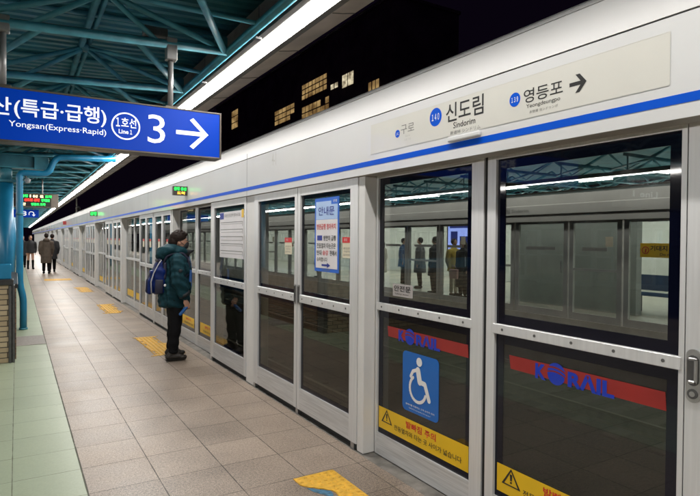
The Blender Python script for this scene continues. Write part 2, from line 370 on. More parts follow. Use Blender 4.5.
def text(body, m, parent, origin, xd, yd, width=None, height=None, size=0.1, bold=0.0, name='lettering', align='L', thick=0.0):
    c = bpy.data.curves.new('t', 'FONT'); c.body = body; c.size = 1; c.offset = bold; c.extrude = 0
    c.resolution_u = 3
    o = bpy.data.objects.new('t', c); COL.objects.link(o)
    me = eval_mesh(o); bpy.data.objects.remove(o); bpy.data.curves.remove(c)
    xs = [v.co.x for v in me.vertices]; ys = [v.co.y for v in me.vertices]
    x0, x1, y0, y1 = min(xs), max(xs), min(ys), max(ys)
    sx = width/(x1-x0) if width else None; sy = height/(y1-y0) if height else None
    if sx is None and sy is None: sx = sy = size
    elif sx is None: sx = sy
    elif sy is None: sy = sx
    X, Y, O = Vector(xd), Vector(yd), Vector(origin)
    ox = {'L': x0, 'C': (x0+x1)/2, 'R': x1}[align]
    off = wloc(parent)
    for v in me.vertices:
        v.co = O + X*((v.co.x-ox)*sx) + Y*((v.co.y-y0)*sy) - off
    me.name = name
    return link(name, me, m, parent)

def merge_text(items, m, parent, name):
    """several text() lines as one mesh object"""
    bm = bmesh.new()
    for kw in items:
        o = text(m=None, parent=None, **kw); bm.from_mesh(o.data); me = o.data; bpy.data.objects.remove(o); bpy.data.meshes.remove(me)
    b = B(); b.bm.free(); b.bm = bm
    return b.build(name, m, parent, recalc=False)

# ------------------------------------------------------------------ camera
F_PX, YAW, PITCH, ROLL, EYE = 550.47, 0.5446368, -0.0150360, 0.00801218, 1.62
cy, sy_, cp, sp_ = math.cos(YAW), math.sin(YAW), math.cos(PITCH), math.sin(PITCH)
Fv = Vector((sy_*cp, cy*cp, sp_)); R0 = Vector((cy, -sy_, 0)); U0 = R0.cross(Fv)
Rv = R0*math.cos(ROLL) + U0*math.sin(ROLL); Uv = -R0*math.sin(ROLL) + U0*math.cos(ROLL)
cd = bpy.data.cameras.new('camera'); cam = bpy.data.objects.new('camera', cd); COL.objects.link(cam)
cam.matrix_world = Matrix(((Rv.x, Uv.x, -Fv.x, 0), (Rv.y, Uv.y, -Fv.y, 0), (Rv.z, Uv.z, -Fv.z, EYE), (0, 0, 0, 1)))
cd.sensor_fit = 'HORIZONTAL'; cd.sensor_width = 36; cd.lens = F_PX/700*36; cd.clip_start = 0.05; cd.clip_end = 600
SC.camera = cam

# ------------------------------------------------------------------ setting: ground, paving
Y0, Y1 = -9.0, 104.0
def struct(o): o['kind'] = 'structure'; return o
def slab(name, x0, x1, y0, y1, z0, z1, m):
    return struct(B().box(x0, x1, y0, y1, z0, z1).build(name, m))
slab('platform_paving', 0.386, 2.212, Y0, Y1, -0.5, 0.0, 'granite')
slab('green_tile_strip', -0.84, 0.3855, Y0, Y1, -0.5, 0.0, 'green_tile')
slab('platform_paving', -7.2, -0.8405, Y0, Y1, -0.5, 0.0, 'granite')
slab('green_tile_strip_repair', -0.015, 0.381, 9.52, 10.4, -0.2, 0.0035, mat('repair_grey', (0.24, 0.215, 0.19), 0.5, noise=0.3, nscale=30))
slab('platform_edge_ledge', 2.2125, 2.46, Y0, Y1, -0.5, -0.004, 'ledge')
slab('platform_substructure', -7.2, 2.40, Y0, Y1, -1.6, -0.501, 'concrete')
slab('track_bed', 2.41, 9.85, -60, 160, -1.45, -1.15, 'ballast')
gb = B().face(((-400, -300, -1.62), (500, -300, -1.62), (500, 500, -1.62), (-400, 500, -1.62))); struct(gb.build('ground', 'concrete'))
slab('far_platform_paving', 9.9, 17.0, Y0, Y1, -0.5, -0.004, 'far_floor')
slab('far_platform_substructure', 9.86, 17.0, Y0, Y1, -1.6, -0.501, 'concrete')

for i, x in enumerate((3.15, 4.62, 7.65, 9.12)):
    t = B().extrude_profile([(x-0.07, -1.12), (x+0.07, -1.12), (x+0.02, -1.09), (x+0.02, -1.0), (x+0.035, -0.99), (x+0.035, -0.95), (x-0.035, -0.95), (x-0.035, -0.99), (x-0.02, -1.0), (x-0.02, -1.09)], 'Y', -30, 120).build('running_rail', 'rail')
    tag(t, 'rusty steel running rail, %s across the track bed' % ('nearest the screen doors', 'second', 'third', 'nearest the far platform')[i], 'rail', 'running rails of the two tracks')
for k in range(60):
    for i, x in enumerate((3.885, 8.385)):
        o = B().rbox(x-1.25, x+1.25, -2+k*0.66, -1.76+k*0.66, -1.2, -1.115, 0.01).build('sleeper', 'wood')
        tag(o, 'concrete sleeper under the rails of the %s track' % ('near', 'far')[i], 'sleeper', 'sleepers of the %s track' % ('near', 'far')[i])

# tactile paving, worn, one slab mosaic per door
def tactile(cx, y0, y1, w, label, seed, stripes=False):
    rnd = random.Random(seed); root = thing('tactile_paving', label, 'tactile tile', (cx, (y0+y1)/2, 0), 'worn yellow tactile tiles at the doors')
    n = max(2, int((y1-y0)/0.1)); L, R = [], []
    for i in range(n+1):
        y = y0 + (y1-y0)*i/n
        jl, jr = rnd.uniform(-0.015, 0.05), rnd.uniform(-0.015, 0.05)
        if stripes: jl, jr = rnd.uniform(-0.02, 0.16), rnd.uniform(-0.04, 0.16)
        L.append((cx-w/2+jl, y)); R.append((cx+w/2-jr, y))
    prof = L + R[::-1]
    B().extrude_profile(prof, 'Z', 0.0006, 0.006).build('tile_sheet', 'tactile', root)
    d = B()
    yy = y0+0.05
    while yy < y1-0.03:
        xx = cx-w/2+0.06
        while xx < cx+w/2-0.06:
            t = bmesh.new(); bmesh.ops.create_cone(t, cap_ends=True, segments=8, radius1=0.014, radius2=0.009, depth=0.005)
            d.merge(t, Matrix.Translation((xx, yy, 0.0082))); xx += 0.055
        yy += 0.055
    d.build('stud_pattern', 'tactile', root)
    return root
fp = thing('tactile_paving', 'torn yellow tactile tile in the foreground with a blue grey bare patch', 'tactile tile', (1.74, 2.9, 0), 'worn yellow tactile tiles at the doors')
fpoly = [(1.592, 3.343), (1.897, 3.343), (1.897, 2.3), (1.72, 2.3), (1.735, 2.98), (1.742, 3.03), (1.738, 3.065), (1.712, 3.09), (1.70, 3.115), (1.672, 3.135), (1.655, 3.165), (1.632, 3.175), (1.612, 3.205), (1.592, 3.235)]
B().extrude_profile(fpoly[::-1], 'Z', 0.0006, 0.006).build('tile_sheet', 'tactile', fp)
d = B(); yy = 3.315
while yy > 2.35:
    for i in range(6):
        xx = 1.62+i*0.05
        if yy < 3.24 and xx < 1.77 and yy < 3.343-(xx-1.592)*0.0 and (xx < 1.60+(3.25-yy)*1.1): continue
        t = bmesh.new(); bmesh.ops.create_cone(t, cap_ends=True, segments=10, radius1=0.013, radius2=0.009, depth=0.005)
        d.merge(t, Matrix.Translation((xx, yy, 0.0082)))
    yy -= 0.05
d.build('stud_pattern', 'tactile', fp)
ob = B(); rnd = random.Random(5)
pp = [(1.612, 3.178), (1.640, 3.160), (1.668, 3.125), (1.70, 3.10), (1.728, 3.07), (1.722, 3.02), (1.70, 2.99), (1.675, 3.03), (1.655, 3.06), (1.628, 3.11)]
ob.extrude_profile(pp[::-1], 'Z', 0.0004, 0.0025); tag(ob.build('paint_scrap', 'tactile_blue'), 'blue grey bare scrap torn out of the foreground yellow tactile tile', 'floor patch')
tactile(1.80, 7.82, 9.4, 0.44, 'worn yellow tactile tile beneath the shoes of the man with backpack', 2, True)
tactile(1.80, 12.7, 14.5, 0.42, 'worn yellow tactile tile on the paving beyond the man, second from the man', 3, True)
tactile(1.78, 18.0, 19.8, 0.42, 'worn yellow tactile tile on the paving, third beyond the man', 4, True)
tactile(1.36, 23.3, 24.3, 0.95, 'broad yellow tactile strip crossing the paving before the couple in coats', 6)
# loose dark flecks / scuffs of removed tiles near the worn patches
# ------------------------------------------------------------------ screen doors
FX, RX = 2.225, 2.33      # front plane of the door units, plane of the recessed panels
LOW_G, UP_G = 'glass_low', 'glass'

def panel(name, y0, y1, x, label, cat, group, zb, zk, zr0, zr1, zt, ztop, s0, s1, frit, far=False, th=0.045, gl=None, lg=None, fr='alu', screws=5):
    """framed leaf: y0<y1 along the platform, x = front face"""
    root = thing(name, label, cat, (x, (y0+y1)/2, zb), group)
    f = B()
    f.box(x, x+th, y0, y0+s0, zb, ztop); f.box(x, x+th, y1-s1, y1, zb, ztop)
    f.box(x+0.0015, x+th-0.0015, y0+s0, y1-s1, zt, ztop)
    f.build('frame', fr, root)
    B().box(x+0.001, x+th-0.001, y0+s0, y1-s1, zb, zk).build('kick_plate', 'alu_h' if fr == 'alu' else fr, root)
    r = B().rbox(x-0.004, x+th-0.002, y0+s0-0.012, y1-s1+0.012, zr0, zr1, 0.003).build('mid_rail', fr, root)
    ga, gb_ = y0+s0, y1-s1
    if not far:
        sc = B()
        for i in range(screws):
            yy = ga + (gb_-ga)*(0.06 + 0.88*i/(screws-1)); zz = (zr0+zr1)/2
            sc.tube([(x-0.0055, yy, zz), (x-0.003, yy, zz)], 0.008, 10)
        sc.build('screw', 'screw', r)
    for nm, za, zb2, g in (('lower_glass', zk, zr0, lg or LOW_G), ('upper_glass', zr1, zt, gl or UP_G)):
        gx = x+0.018
        if far:
            p = B().box(gx, gx+0.006, ga, gb_, za, zb2).build(nm, g, root); continue
        p = B().box(gx, gx+0.006, ga+frit, gb_-frit, za+frit, zb2-frit).build(nm, g, root)
        k = B(); k.box(gx-0.001, gx+0.007, ga, ga+frit, za, zb2); k.box(gx-0.001, gx+0.007, gb_-frit, gb_, za, zb2)
        k.box(gx-0.0005, gx+0.0065, ga+frit, gb_-frit, za, za+frit); k.box(gx-0.0005, gx+0.0065, ga+frit, gb_-frit, zb2-frit, zb2)
        k.build('glass_border', 'frit', p)
    return root

def leaf(y0, y1, label, s0=0.09, s1=0.06, far=False, cat='sliding door', name='sliding_door_leaf', group='sliding door leaves along the platform', frit=0.035):
    return panel(name, y0, y1, FX, label, cat, group, 0.05, 0.245, 1.04, 1.112, 2.02, 2.096, s0, s1, frit, far)
def fixed(y0, y1, label, s0, s1, far=False, frit=0.05):
    return panel('fixed_glazed_screen', y0, y1, RX, label, 'screen panel', 'recessed fixed screen panels along the platform', 0.004, 0.165, 1.094, 1.15, 2.082, 2.135, s0, s1, frit, far)
def post(y0, y1, label, x0=FX+0.006, x1=2.40):
    o = B().rbox(x0, x1, y0, y1, 0.001, 2.0985, 0.006, 2).build('door_post', 'post')
    return tag(o, label, 'post', 'painted posts between the screen doors')
ORD = ['first', 'second', 'third', 'fourth', 'fifth', 'sixth', 'seventh', 'eighth', 'ninth', 'tenth', 'eleventh', 'twelfth', 'thirteenth', 'fourteenth', 'fifteenth']

# near bay, in view in the foreground
pC = fixed(0.10, 1.203, 'tall pale frame with recessed flush handle at the right picture edge', 0.05, 0.16)
pB = fixed(1.208, 2.315, 'large recessed glass panel with red railway band beside the flush handle', 0.022, 0.065, frit=0.055)
pA = fixed(2.345, 3.462, 'recessed glass panel with blue wheelchair sticker and yellow warning', 0.10, 0.022, frit=0.05)
B().box(RX+0.012, RX+0.03, 2.3155, 2.3445, 0.004, 2.13).build('rubber_seal', 'black', pA)
B().box(RX+0.012, RX+0.03, 1.2032, 1.2078, 0.004, 2.13).build('rubber_seal', 'black', pB)
post(3.475, 3.562, 'white post between the wheelchair panel and the notice poster door')
dR = leaf(3.564, 4.612, 'sliding door leaf carrying the tall blue bordered notice poster', 0.11, 0.055)
dL = leaf(4.622, 5.70, 'clear sliding door leaf left of the blue bordered poster', 0.055, 0.11)
post(5.705, 5.945, 'broad white post between the timetable panel and the clear sliding leaf')
dT = leaf(5.95, 7.24, 'flush glass panel carrying the white paper timetable', 0.06, 0.10, name='flush_glazed_screen', cat='screen panel', group='flush screen panels')
post(7.245, 7.30, 'slim white post left of the timetable panel')
B().box(FX+0.02, FX+0.03, 4.611, 4.623, 0.05, 2.09).build('rubber_seal', 'black', dR)
# recess left of it
fixed(7.31, 8.32, 'recessed glass panel just right of the man with backpack', 0.05, 0.06, frit=0.03)
fixed(8.34, 9.40, 'recessed glass panel directly behind the man in teal jacket', 0.06, 0.05, frit=0.03)
ends = [9.50, 14.75, 20.15, 25.6, 31.0, 36.4, 41.8, 47.2, 52.6, 58.0, 63.4, 68.8, 74.2, 79.6, 85.0, 90.4]
for u, e in enumerate(ends):
    far = u >= 1
    o = ORD[min(u+1, 14)] if u < 14 else 'last'
    if u == 15: o = 'very last'
    if u < 8:
        post(e-0.09, e, 'white post at the near end of the %s door unit counted from the camera' % o)
        w = 0.66
        names = ('nearest', 'second', 'third', 'farthest')
        y = e+0.004
        for j in range(4):
            if j == 2:
                post(y, y+0.10, 'white middle post of the %s door unit counted from the camera' % o); y += 0.104
            leaf(y, y+w, '%s sliding leaf of the %s door unit counted from the camera' % (names[j], o), 0.055, 0.055, far, frit=0.02); y += w+0.006
        post(y, y+0.06, 'white post at the far end of the %s door unit counted from the camera' % o)
        y += 0.07
        ny = ends[u+1]-0.10
        n = 2; ww = (ny-y)/n
        for j in range(n):
            fixed(y+j*ww+0.006, y+(j+1)*ww-0.006, '%s recessed panel beyond the %s door unit counted from the camera' % (('nearer', 'farther')[j], o), 0.05, 0.05, True)
    else:
        r = thing('screen_door_bay', '%s small screen door bay far down the platform' % o, 'screen door bay', (FX, e, 0), 'far screen door bays')
        f = B(); g = B(); y = e
        f.box(FX, 2.40, y-0.09, y, 0.001, 2.098)
        for j in range(4):
            f.box(FX, FX+0.05, y+j*0.68, y+j*0.68+0.07, 0.04, 2.098); g.box(FX+0.02, FX+0.026, y+j*0.68+0.07, y+j*0.68+0.68, 0.2, 2.02)
        f.box(FX, FX+0.05, y+2.72, y+2.8, 0.001, 2.098)
        f.box(FX+0.002, FX+0.045, y+0.07, y+2.72, 0.05, 0.2); f.box(FX+0.002, FX+0.045, y+0.07, y+2.72, 1.04, 1.11)
        f.box(RX, RX+0.045, y+2.8, y+5.3, 0.001, 0.17); f.box(RX, RX+0.045, y+2.8, y+5.3, 1.09, 1.15); f.box(RX, RX+0.044, y+4.0, y+4.1, 0.17, 1.09)
        g.box(RX+0.02, RX+0.026, y+2.8, y+5.3, 0.17, 2.1)
        f.build('frame', 'alu', r); g.build('glass', 'glass', r)
# black blocks standing in for the shaded void under the door leaves
sill = B()
spans = [(3.57, 7.24)] + [(e+0.01, e+2.8) for e in ends]
for a, b in spans: sill.box(FX+0.03, FX+0.2, a, b, -0.002, 0.048)
tag(sill.build('sill_shade_fill', 'black'), 'black fill standing in for the shade of the sill gap under the sliding doors', 'sill')
s2 = B()
for y in (4.59, 5.66, 7.2, 3.60): s2.box(FX+0.004, FX+0.03, y, y+0.05, -0.002, 0.049)
tag(s2.build('door_guide', 'steel'), 'small steel guide blocks under the poster and timetable leaves', 'door guide')

# handles of the sliding pair and of the escape door
for y, t in ((4.555, dR), (4.63, dL)):
    h = B().rbox(FX-0.006, FX+0.001, y, y+0.045, 1.02, 1.20, 0.004, 2)
    o = h.build('handle', 'steel', t)
    gr = B()
    for i in range(3): gr.box(FX-0.0075, FX-0.0055, y+0.008+i*0.012, y+0.013+i*0.012, 1.035, 1.185)
    gr.build('grip_slot', 'black', o)
def stadium(y, z, hw, hh, n=8):
    pts = []
    for i in range(n+1): a = PI*i/n; pts.append((y+hw*math.cos(a), z+hh-hw+hw*math.sin(a)))
    for i in range(n+1): a = PI+PI*i/n; pts.append((y+hw*math.cos(a), z-hh+hw+hw*math.sin(a)))
    return pts
hy, hz = 1.168, 1.083
h = B().extrude_profile(stadium(hy, hz, 0.028, 0.108), 'X', RX-0.008, RX+0.001).build('handle', 'steel', pC)
B().extrude_profile(stadium(hy, hz+0.022, 0.023, 0.062), 'X', RX-0.0095, RX-0.008).build('handle_recess', 'dsteel', h)
B().rbox(RX-0.02, RX-0.0095, hy-0.02, hy-0.007, hz-0.03, hz+0.075, 0.003).rbox(RX-0.02, RX-0.0095, hy-0.02, hy+0.015, hz-0.03, hz-0.018, 0.003).rbox(RX-0.02, RX-0.0095, hy-0.02, hy+0.015, hz+0.063, hz+0.075, 0.003).build('pull_bar', 'steel', h)
k = B().tube([(RX-0.013, hy, hz-0.072), (RX-0.008, hy, hz-0.072)], 0.02, 18).build('lock_cylinder', 'dsteel', h)
B().tube([(RX-0.0145, hy, hz-0.072), (RX-0.013, hy, hz-0.072)], 0.011, 14).build('lock_key_slot', 'steel', k)

# stickers -------------------------------------------------------------------------
GXR = RX+0.0155   # face of recessed glass, minus clearance (sticker face)
GXD = FX+0.0155
def plate(y0, y1, z0, z1, x, m, parent, name, th=0.0012):
    return B().box(x, x+th, y0, y1, z0, z1).build(name, m, parent)
XD, ZD = (0, -1, 0), (0, 0, 1)
def T(body, m, parent, y, z, x, name='lettering', **kw): return text(body, m, parent, (x, y, z), XD, ZD, name=name, **kw)

def warning(parent, yl, yr, z0, z1):
    p = plate(yr, yl, z0, z1, GXR, 'yellow', parent, 'gap_warning_sticker')
    x = GXR-0.0012; h = z1-z0; ty = yl-0.105; tz = z0+0.055
    tr = B()
    def tri(s): return [(ty+s*0.068, tz-0.0 + (1-s)*0.025), (ty-s*0.068, tz+(1-s)*0.025), (ty, tz+0.10*s+(1-s)*0.045)]
    a, b = tri(1.0), tri(0.72)
    for i in range(3):
        j = (i+1) % 3
        tr.face([(x, *a[i]), (x, *a[j]), (x, *b[j]), (x, *b[i])])
    tr.face([(x, ty-0.006, tz+0.032), (x, ty+0.006, tz+0.032), (x, ty+0.009, tz+0.068), (x, ty-0.009, tz+0.068)])
    tr.face([(x, ty-0.006, tz+0.017), (x, ty+0.006, tz+0.017), (x, ty+0.006, tz+0.027), (x, ty-0.006, tz+0.027)])
    tr.build('warning_triangle', 'ink', p)
    w = yl-yr
    T('발빠짐 주의', 'ink_red', p, yl-0.35*w, z0+0.092, x, width=0.335*w, height=0.05, bold=0.018)
    T('전동열차와 타는 곳 사이가 넓습니다', 'ink', p, yl-0.205*w, z0+0.036, x, width=0.735*w, height=0.038, bold=0.010)
    return p
warning(pA, 3.43, 2.465, 0.207, 0.367)
warning(pB, 2.232, 1.31, 0.200, 0.357)

def rail_band(parent, y0, y1, za, zb, yl, yr, zl):
    b = B(); n = 10; th = 0.0012
    prof = []
    p = B().extrude_profile([(y1, za+0.004), (y1+0.012, zb), (y0, zb), (y0-0.006, za)], 'X', GXR, GXR+th).build('red_band', 'band_red', parent)
    x = GXR-0.0016; w = yl-yr
    T('K', 'logo_blue', p, yl, zl, x, name='logo_letter', width=w*0.15, height=0.080, bold=0.05)
    T('RΛIL', 'logo_blue', p, yl-w*0.445, zl, x, name='logo_letter', width=w*0.555, height=0.080, bold=0.045)
    o = B(); cyy, czz = yl-w*0.292, zl+0.045
    def band(c0, c1, R):
        n = 26; prev = None
        for i in range(n+1):
            u = -0.999+1.998*i/n; q = math.sqrt(1-u*u); lo, hi = max(-q, c0(u)), min(q, c1(u))
            cur = None
            if hi > lo+0.004: cur = ((x, cyy-R*u, czz+R*lo), (x, cyy-R*u, czz+R*hi))
            if prev and cur: o.face([prev[0], cur[0], cur[1], prev[1]])
            prev = cur
    band(lambda u: -1, lambda u: 0.16-0.10*u-0.22*u*u, 0.054); band(lambda u: 0.30-0.10*u-0.25*u*u, lambda u: 0.50-0.12*u-0.2*u*u, 0.056); band(lambda u: 0.64-0.12*u-0.2*u*u, lambda u: 1, 0.058)
    o.build('logo_globe', 'logo_blue', p)
    return p
rail_band(pA, 2.48, 3.315, 0.907, 0.986, 3.188, 2.735, 0.898)
rail_band(pB, 1.29, 2.14, 0.907, 0.986, 1.970, 1.520, 0.898)

# wheelchair sticker
def rounded(y0, y1, z0, z1, r, n=5):
    pts = []
    for cy_, cz_, a0 in ((y1-r, z1-r, 0), (y0+r, z1-r, PI/2), (y0+r, z0+r, PI), (y1-r, z0+r, 1.5*PI)):
        for i in range(n+1):
            a = a0+PI/2*i/n; pts.append((cy_+r*math.cos(a), cz_+r*math.sin(a)))
    return pts
wc = B().extrude_profile(rounded(2.745, 3.135, 0.425, 0.842, 0.035), 'X', GXR-0.0006, GXR+0.0008).build('wheelchair_sticker', 'access_blue', pA)
xw = GXR-0.0018
LIFT = [0.0]
def L2(pts, r, m=None):   # thick flat polyline in the sticker plane, (u right, v up) in metres from the sticker's centre
    b = B()
    for i in range(len(pts)-1):
        a, c = Vector(pts[i]), Vector(pts[i+1]); d = (c-a).normalized(); nrm = Vector((-d.y, d.x)); LIFT[0] += 0.00004
        q = [a+nrm*r, a-nrm*r, c-nrm*r, c+nrm*r]; b.face([(xw-LIFT[0], 2.94-p.x, 0.655+p.y) for p in q])
    for p in pts:
        LIFT[0] += 0.00004
        b.face([(xw-LIFT[0], 2.94-(p[0]+r*math.cos(2*PI*i/12)), 0.655+p[1]+r*math.sin(2*PI*i/12)) for i in range(12)])
    return b
ic = L2([(-0.02, 0.075), (0.0, -0.0)], 0.024)
ic2 = L2([(0.0, 0.0), (0.055, -0.005), (0.10, -0.105)], 0.017); ic.merge(ic2.bm)
ic2 = L2([(-0.02, 0.08), (-0.075, 0.06), (-0.10, 0.02)], 0.012); ic.merge(ic2.bm)
ic2 = L2([(-0.02+0.088*math.cos(a), -0.055+0.088*math.sin(a)) for a in [math.radians(d) for d in range(125, 345, 12)]], 0.011); ic.merge(ic2.bm)
ic2 = L2([(-0.005, 0.135)], 0.031); ic.merge(ic2.bm)
ic.build('wheelchair_symbol', 'white', wc)
T('휠체어를 이용하는 고객 승하차 위치', 'white', wc, 3.095, 0.466, xw, width=0.31, height=0.013, bold=0.01)
T('Wheelchair', 'white', wc, 3.06, 0.446, xw, width=0.24, height=0.008)

# small etched plate on the upper glass
sm = plate(3.03, 3.265, 1.215, 1.305, GXR, mat('plate_grey', (0.42, 0.39, 0.38), 0.4, noise=0.1, nscale=20), pA, 'glass_label')
T('안전문', 'ink', sm, 3.25, 1.252, GXR-0.0012, width=0.20, height=0.042, bold=0.02)
T('Safety door', 'ink', sm, 3.24, 1.226, GXR-0.0012, width=0.17, height=0.014)

# notice poster
po = plate(3.87, 4.295, 1.345, 1.975, GXD-0.001, 'poster_blue', dR, 'notice_poster'); xp = GXD-0.0026
plate(3.895, 4.27, 1.375, 1.79, xp, 'paper', po, 'poster_sheet'); plate(3.895, 4.27, 1.792, 1.945, xp, 'paper_blue', po, 'poster_heading')
plate(3.875, 4.0, 1.915, 1.968, xp-0.0006, 'poster_blue', po, 'poster_corner', 0.0006)
xt = xp-0.0016
T('안내문', 'ink_blue', po, 4.225, 1.825, xt, width=0.28, height=0.075, bold=0.01)
T('운행', 'white', po, 3.965, 1.93, xt, width=0.06, height=0.022)
T('병원급행 정차위치', 'ink_red', po, 4.25, 1.705, xt, width=0.33, height=0.05, bold=0.012)
plate(4.155, 4.245, 1.612, 1.655, xt, 'ink_blue', po, 'poster_tag', 0.0006)
merge_text([dict(body='방면의 급행', origin=(xt, 4.13, 1.61), xd=XD, yd=ZD, width=0.21, height=0.045, bold=0.012),
            dict(body='전동열차 타는곳은', origin=(xt, 4.25, 1.545), xd=XD, yd=ZD, width=0.33, height=0.045, bold=0.012),
            dict(body='반대', origin=(xt, 4.25, 1.485), xd=XD, yd=ZD, width=0.085, height=0.045, bold=0.012),
            dict(body='편에서', origin=(xt, 4.02, 1.485), xd=XD, yd=ZD, width=0.115, height=0.045, bold=0.012),
            dict(body='승차합니다', origin=(xt, 4.25, 1.432), xd=XD, yd=ZD, width=0.19, height=0.036, bold=0.012)], 'ink', po, 'lettering')
T('승강', 'ink_red', po, 4.145, 1.487, xt, width=0.10, height=0.042, bold=0.015)
ar = B(); z = 1.402
ar.face([(xt, 4.16, z-0.008), (xt, 4.06, z-0.008), (xt, 4.06, z+0.008), (xt, 4.16, z+0.008)]); ar.face([(xt, 4.065, z-0.022), (xt, 4.01, z), (xt, 4.065, z+0.022)])
ar.build('arrow', 'ink_blue', po)
T('신도림역', 'ink_grey', po, 4.16, 1.351, xt, width=0.14, height=0.02)

def door_label(parent, y0, y1, z0, z1):
    p = plate(y0, y1, z0, z1, GXD-0.001, 'paper_cream', parent, 'door_sticker'); x = GXD-0.0022
    plate(y0, y1, z1-0.045, z1, x, 'ink_red', p, 'sticker_heading')
    T('주의', 'white', p, y1-0.03, z1-0.035, x-0.0006, height=0.025)
    w = y1-y0
    merge_text([dict(body=s, origin=(x, y1-0.018, z0+0.068-i*0.026), xd=XD, yd=ZD, width=w-0.04, height=0.017) for i, s in enumerate(('출입문에', '기대거나', '밀지마세요'))], 'ink_grey', p, 'lettering')
door_label(dL, 4.765, 4.925, 1.475, 1.635)
door_label(dR, 3.655, 3.815, 1.475, 1.640)
plate(3.62, 3.70, 1.605, 1.645, GXD-0.0004, 'paper_blue', dR, 'pale_tape')

# timetable
tt = B()
tm = plate(6.06, 6.94, 1.385, 1.955, GXD-0.001, 'paper', dT, 'timetable_sheet'); x = GXD-0.0022
plate(6.78, 6.93, 1.865, 1.945, x, 'ink_blue', tm, 'timetable_number'); plate(6.065, 6.135, 1.87, 1.965, x, 'yellow', tm, 'timetable_corner')
T('1호선 신도림역 열차시각표', 'ink_grey', tm, 6.74, 1.885, x, width=0.56, height=0.045)
ln = B()
for i in range(5):
    zz = 1.82-i*0.088
    ln.box(x, x+0.001, 6.10, 6.90, zz, zz+0.006)
    ln.box(x, x+0.001, 6.10, 6.106, zz-0.05, zz)
    for j in range(17): ln.box(x, x+0.001, 6.13+j*0.045, 6.145+j*0.045, zz-0.024-0.012*((i*7+j*3) % 3), zz-0.014-0.012*((i*7+j*3) % 3))
ln.build('timetable_rows', 'ink_grey', tm)

# yellow warning stickers low on the recessed panels further along + small red stickers
def small_warn(y0, y1, u):
    o = B().box(GXR, GXR+0.0012, y0, y1, 0.21, 0.37)
    return o
recs = [(7.36, 8.25, '')]
for ob_ in list(bpy.data.objects):
    if ob_.name.startswith('fixed_glazed_screen') and ob_ not in (pA, pB, pC):
        yc = ob_.location.y
        if yc > 36: continue
        w = 0.36 if yc < 10 else 0.40
        p = plate(yc-w, yc+w, 0.225, 0.375, RX+0.0155, 'yellow', ob_, 'gap_warning_sticker')
        if yc < 10:
            T('발빠짐 주의', 'ink_red', p, yc+0.12, 0.31, RX+0.0143, width=0.3, height=0.04, bold=0.015)
            T('전동열차와 타는 곳 사이', 'ink', p, yc+0.2, 0.25, RX+0.0143, width=0.5, height=0.03, bold=0.01)
    if ob_.name.startswith('sliding_door_leaf') and 9 < ob_.location.y < 36:
        yc = ob_.location.y
        plate(yc-0.1, yc+0.06, 1.44, 1.60, GXD-0.001, 'paper_cream', ob_, 'door_sticker'); plate(yc-0.1, yc+0.06, 1.56, 1.605, GXD-0.002, 'ink_red', ob_, 'sticker_heading')

# ------------------------------------------------------------------ header over the doors
hd = thing('screen_door_header', 'long white header over the screen doors with blue stripe and station names', 'screen door header', (2.2, 3, 2.1))
HX = 2.20
def sweep(name, prof, m, y0=Y0, y1=Y1, parent=hd): return B().extrude_profile(prof, 'Y', y0, y1).build(name, m, parent)
sweep('fascia', [(HX, 2.1005), (HX, 2.506), (HX+0.12, 2.506), (HX+0.12, 2.1005)], 'header')
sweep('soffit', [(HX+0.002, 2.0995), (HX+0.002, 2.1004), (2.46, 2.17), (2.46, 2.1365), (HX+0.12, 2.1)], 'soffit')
sweep('shadow_gap', [(HX+0.012, 2.5062), (HX+0.012, 2.5138), (HX+0.11, 2.5138), (HX+0.11, 2.5062)], 'seam')
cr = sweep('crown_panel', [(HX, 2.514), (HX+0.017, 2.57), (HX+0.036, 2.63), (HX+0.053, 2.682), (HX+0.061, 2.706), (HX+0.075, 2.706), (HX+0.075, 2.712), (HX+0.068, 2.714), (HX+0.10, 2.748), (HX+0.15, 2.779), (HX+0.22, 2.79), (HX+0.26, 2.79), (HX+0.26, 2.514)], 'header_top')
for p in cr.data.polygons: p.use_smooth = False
sweep('blue_stripe', [(HX-0.0015, 2.158), (HX-0.0015, 2.195), (HX-0.0004, 2.195), (HX-0.0004, 2.158)], 'stripe')
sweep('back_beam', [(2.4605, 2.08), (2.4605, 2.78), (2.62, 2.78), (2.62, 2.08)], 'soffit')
js = B()
for y in (1.18-5.4, 5.865, 5.865+5.4, 5.865+10.8, 5.865+16.2, 5.865+21.6, 5.865+27, 5.865+32.4):
    js.box(HX-0.0006, HX+0.001, y-0.0025, y+0.0025, 2.1995, 2.506); js.box(HX-0.0006, HX+0.001, y-0.0025, y+0.0025, 2.1005, 2.1565)
    js.box(HX-0.0006, HX+0.002, y-0.002, y+0.002, 2.514, 2.568)
js.build('panel_joint', 'seam', hd)
for y in (1.95, 3.2, 7.4): pass
# station name band
sb = B().box(HX-0.0015, HX-0.0004, 1.215, 3.35, 2.242, 2.448).build('name_film', 'cream', hd)
edge = B()
edge.box(HX-0.0022, HX-0.0016, 1.211, 1.215, 2.24, 2.45); edge.box(HX-0.0022, HX-0.0016, 1.215, 3.35, 2.2385, 2.2415); edge.box(HX-0.0022, HX-0.0016, 1.215, 3.35, 2.4485, 2.4505)
edge.build('film_edge', 'cream', sb)
XH = HX-0.0022
def H(body, m, yl, yr, z0, z1, bold=0.0, name='station_name'): return text(body, m, sb, (XH, yl, z0), XD, ZD, width=yl-yr, height=z1-z0, bold=bold, name=name)
H('구로', 'ink_grey', 2.985, 2.84, 2.325, 2.385, 0.0)
H('Guro', 'ink_pale', 2.935, 2.885, 2.302, 2.316); H('九老 クロ', 'ink_pale', 2.945, 2.875, 2.277, 2.291)
H('신도림', 'ink', 2.532, 2.222, 2.322, 2.432, 0.012)
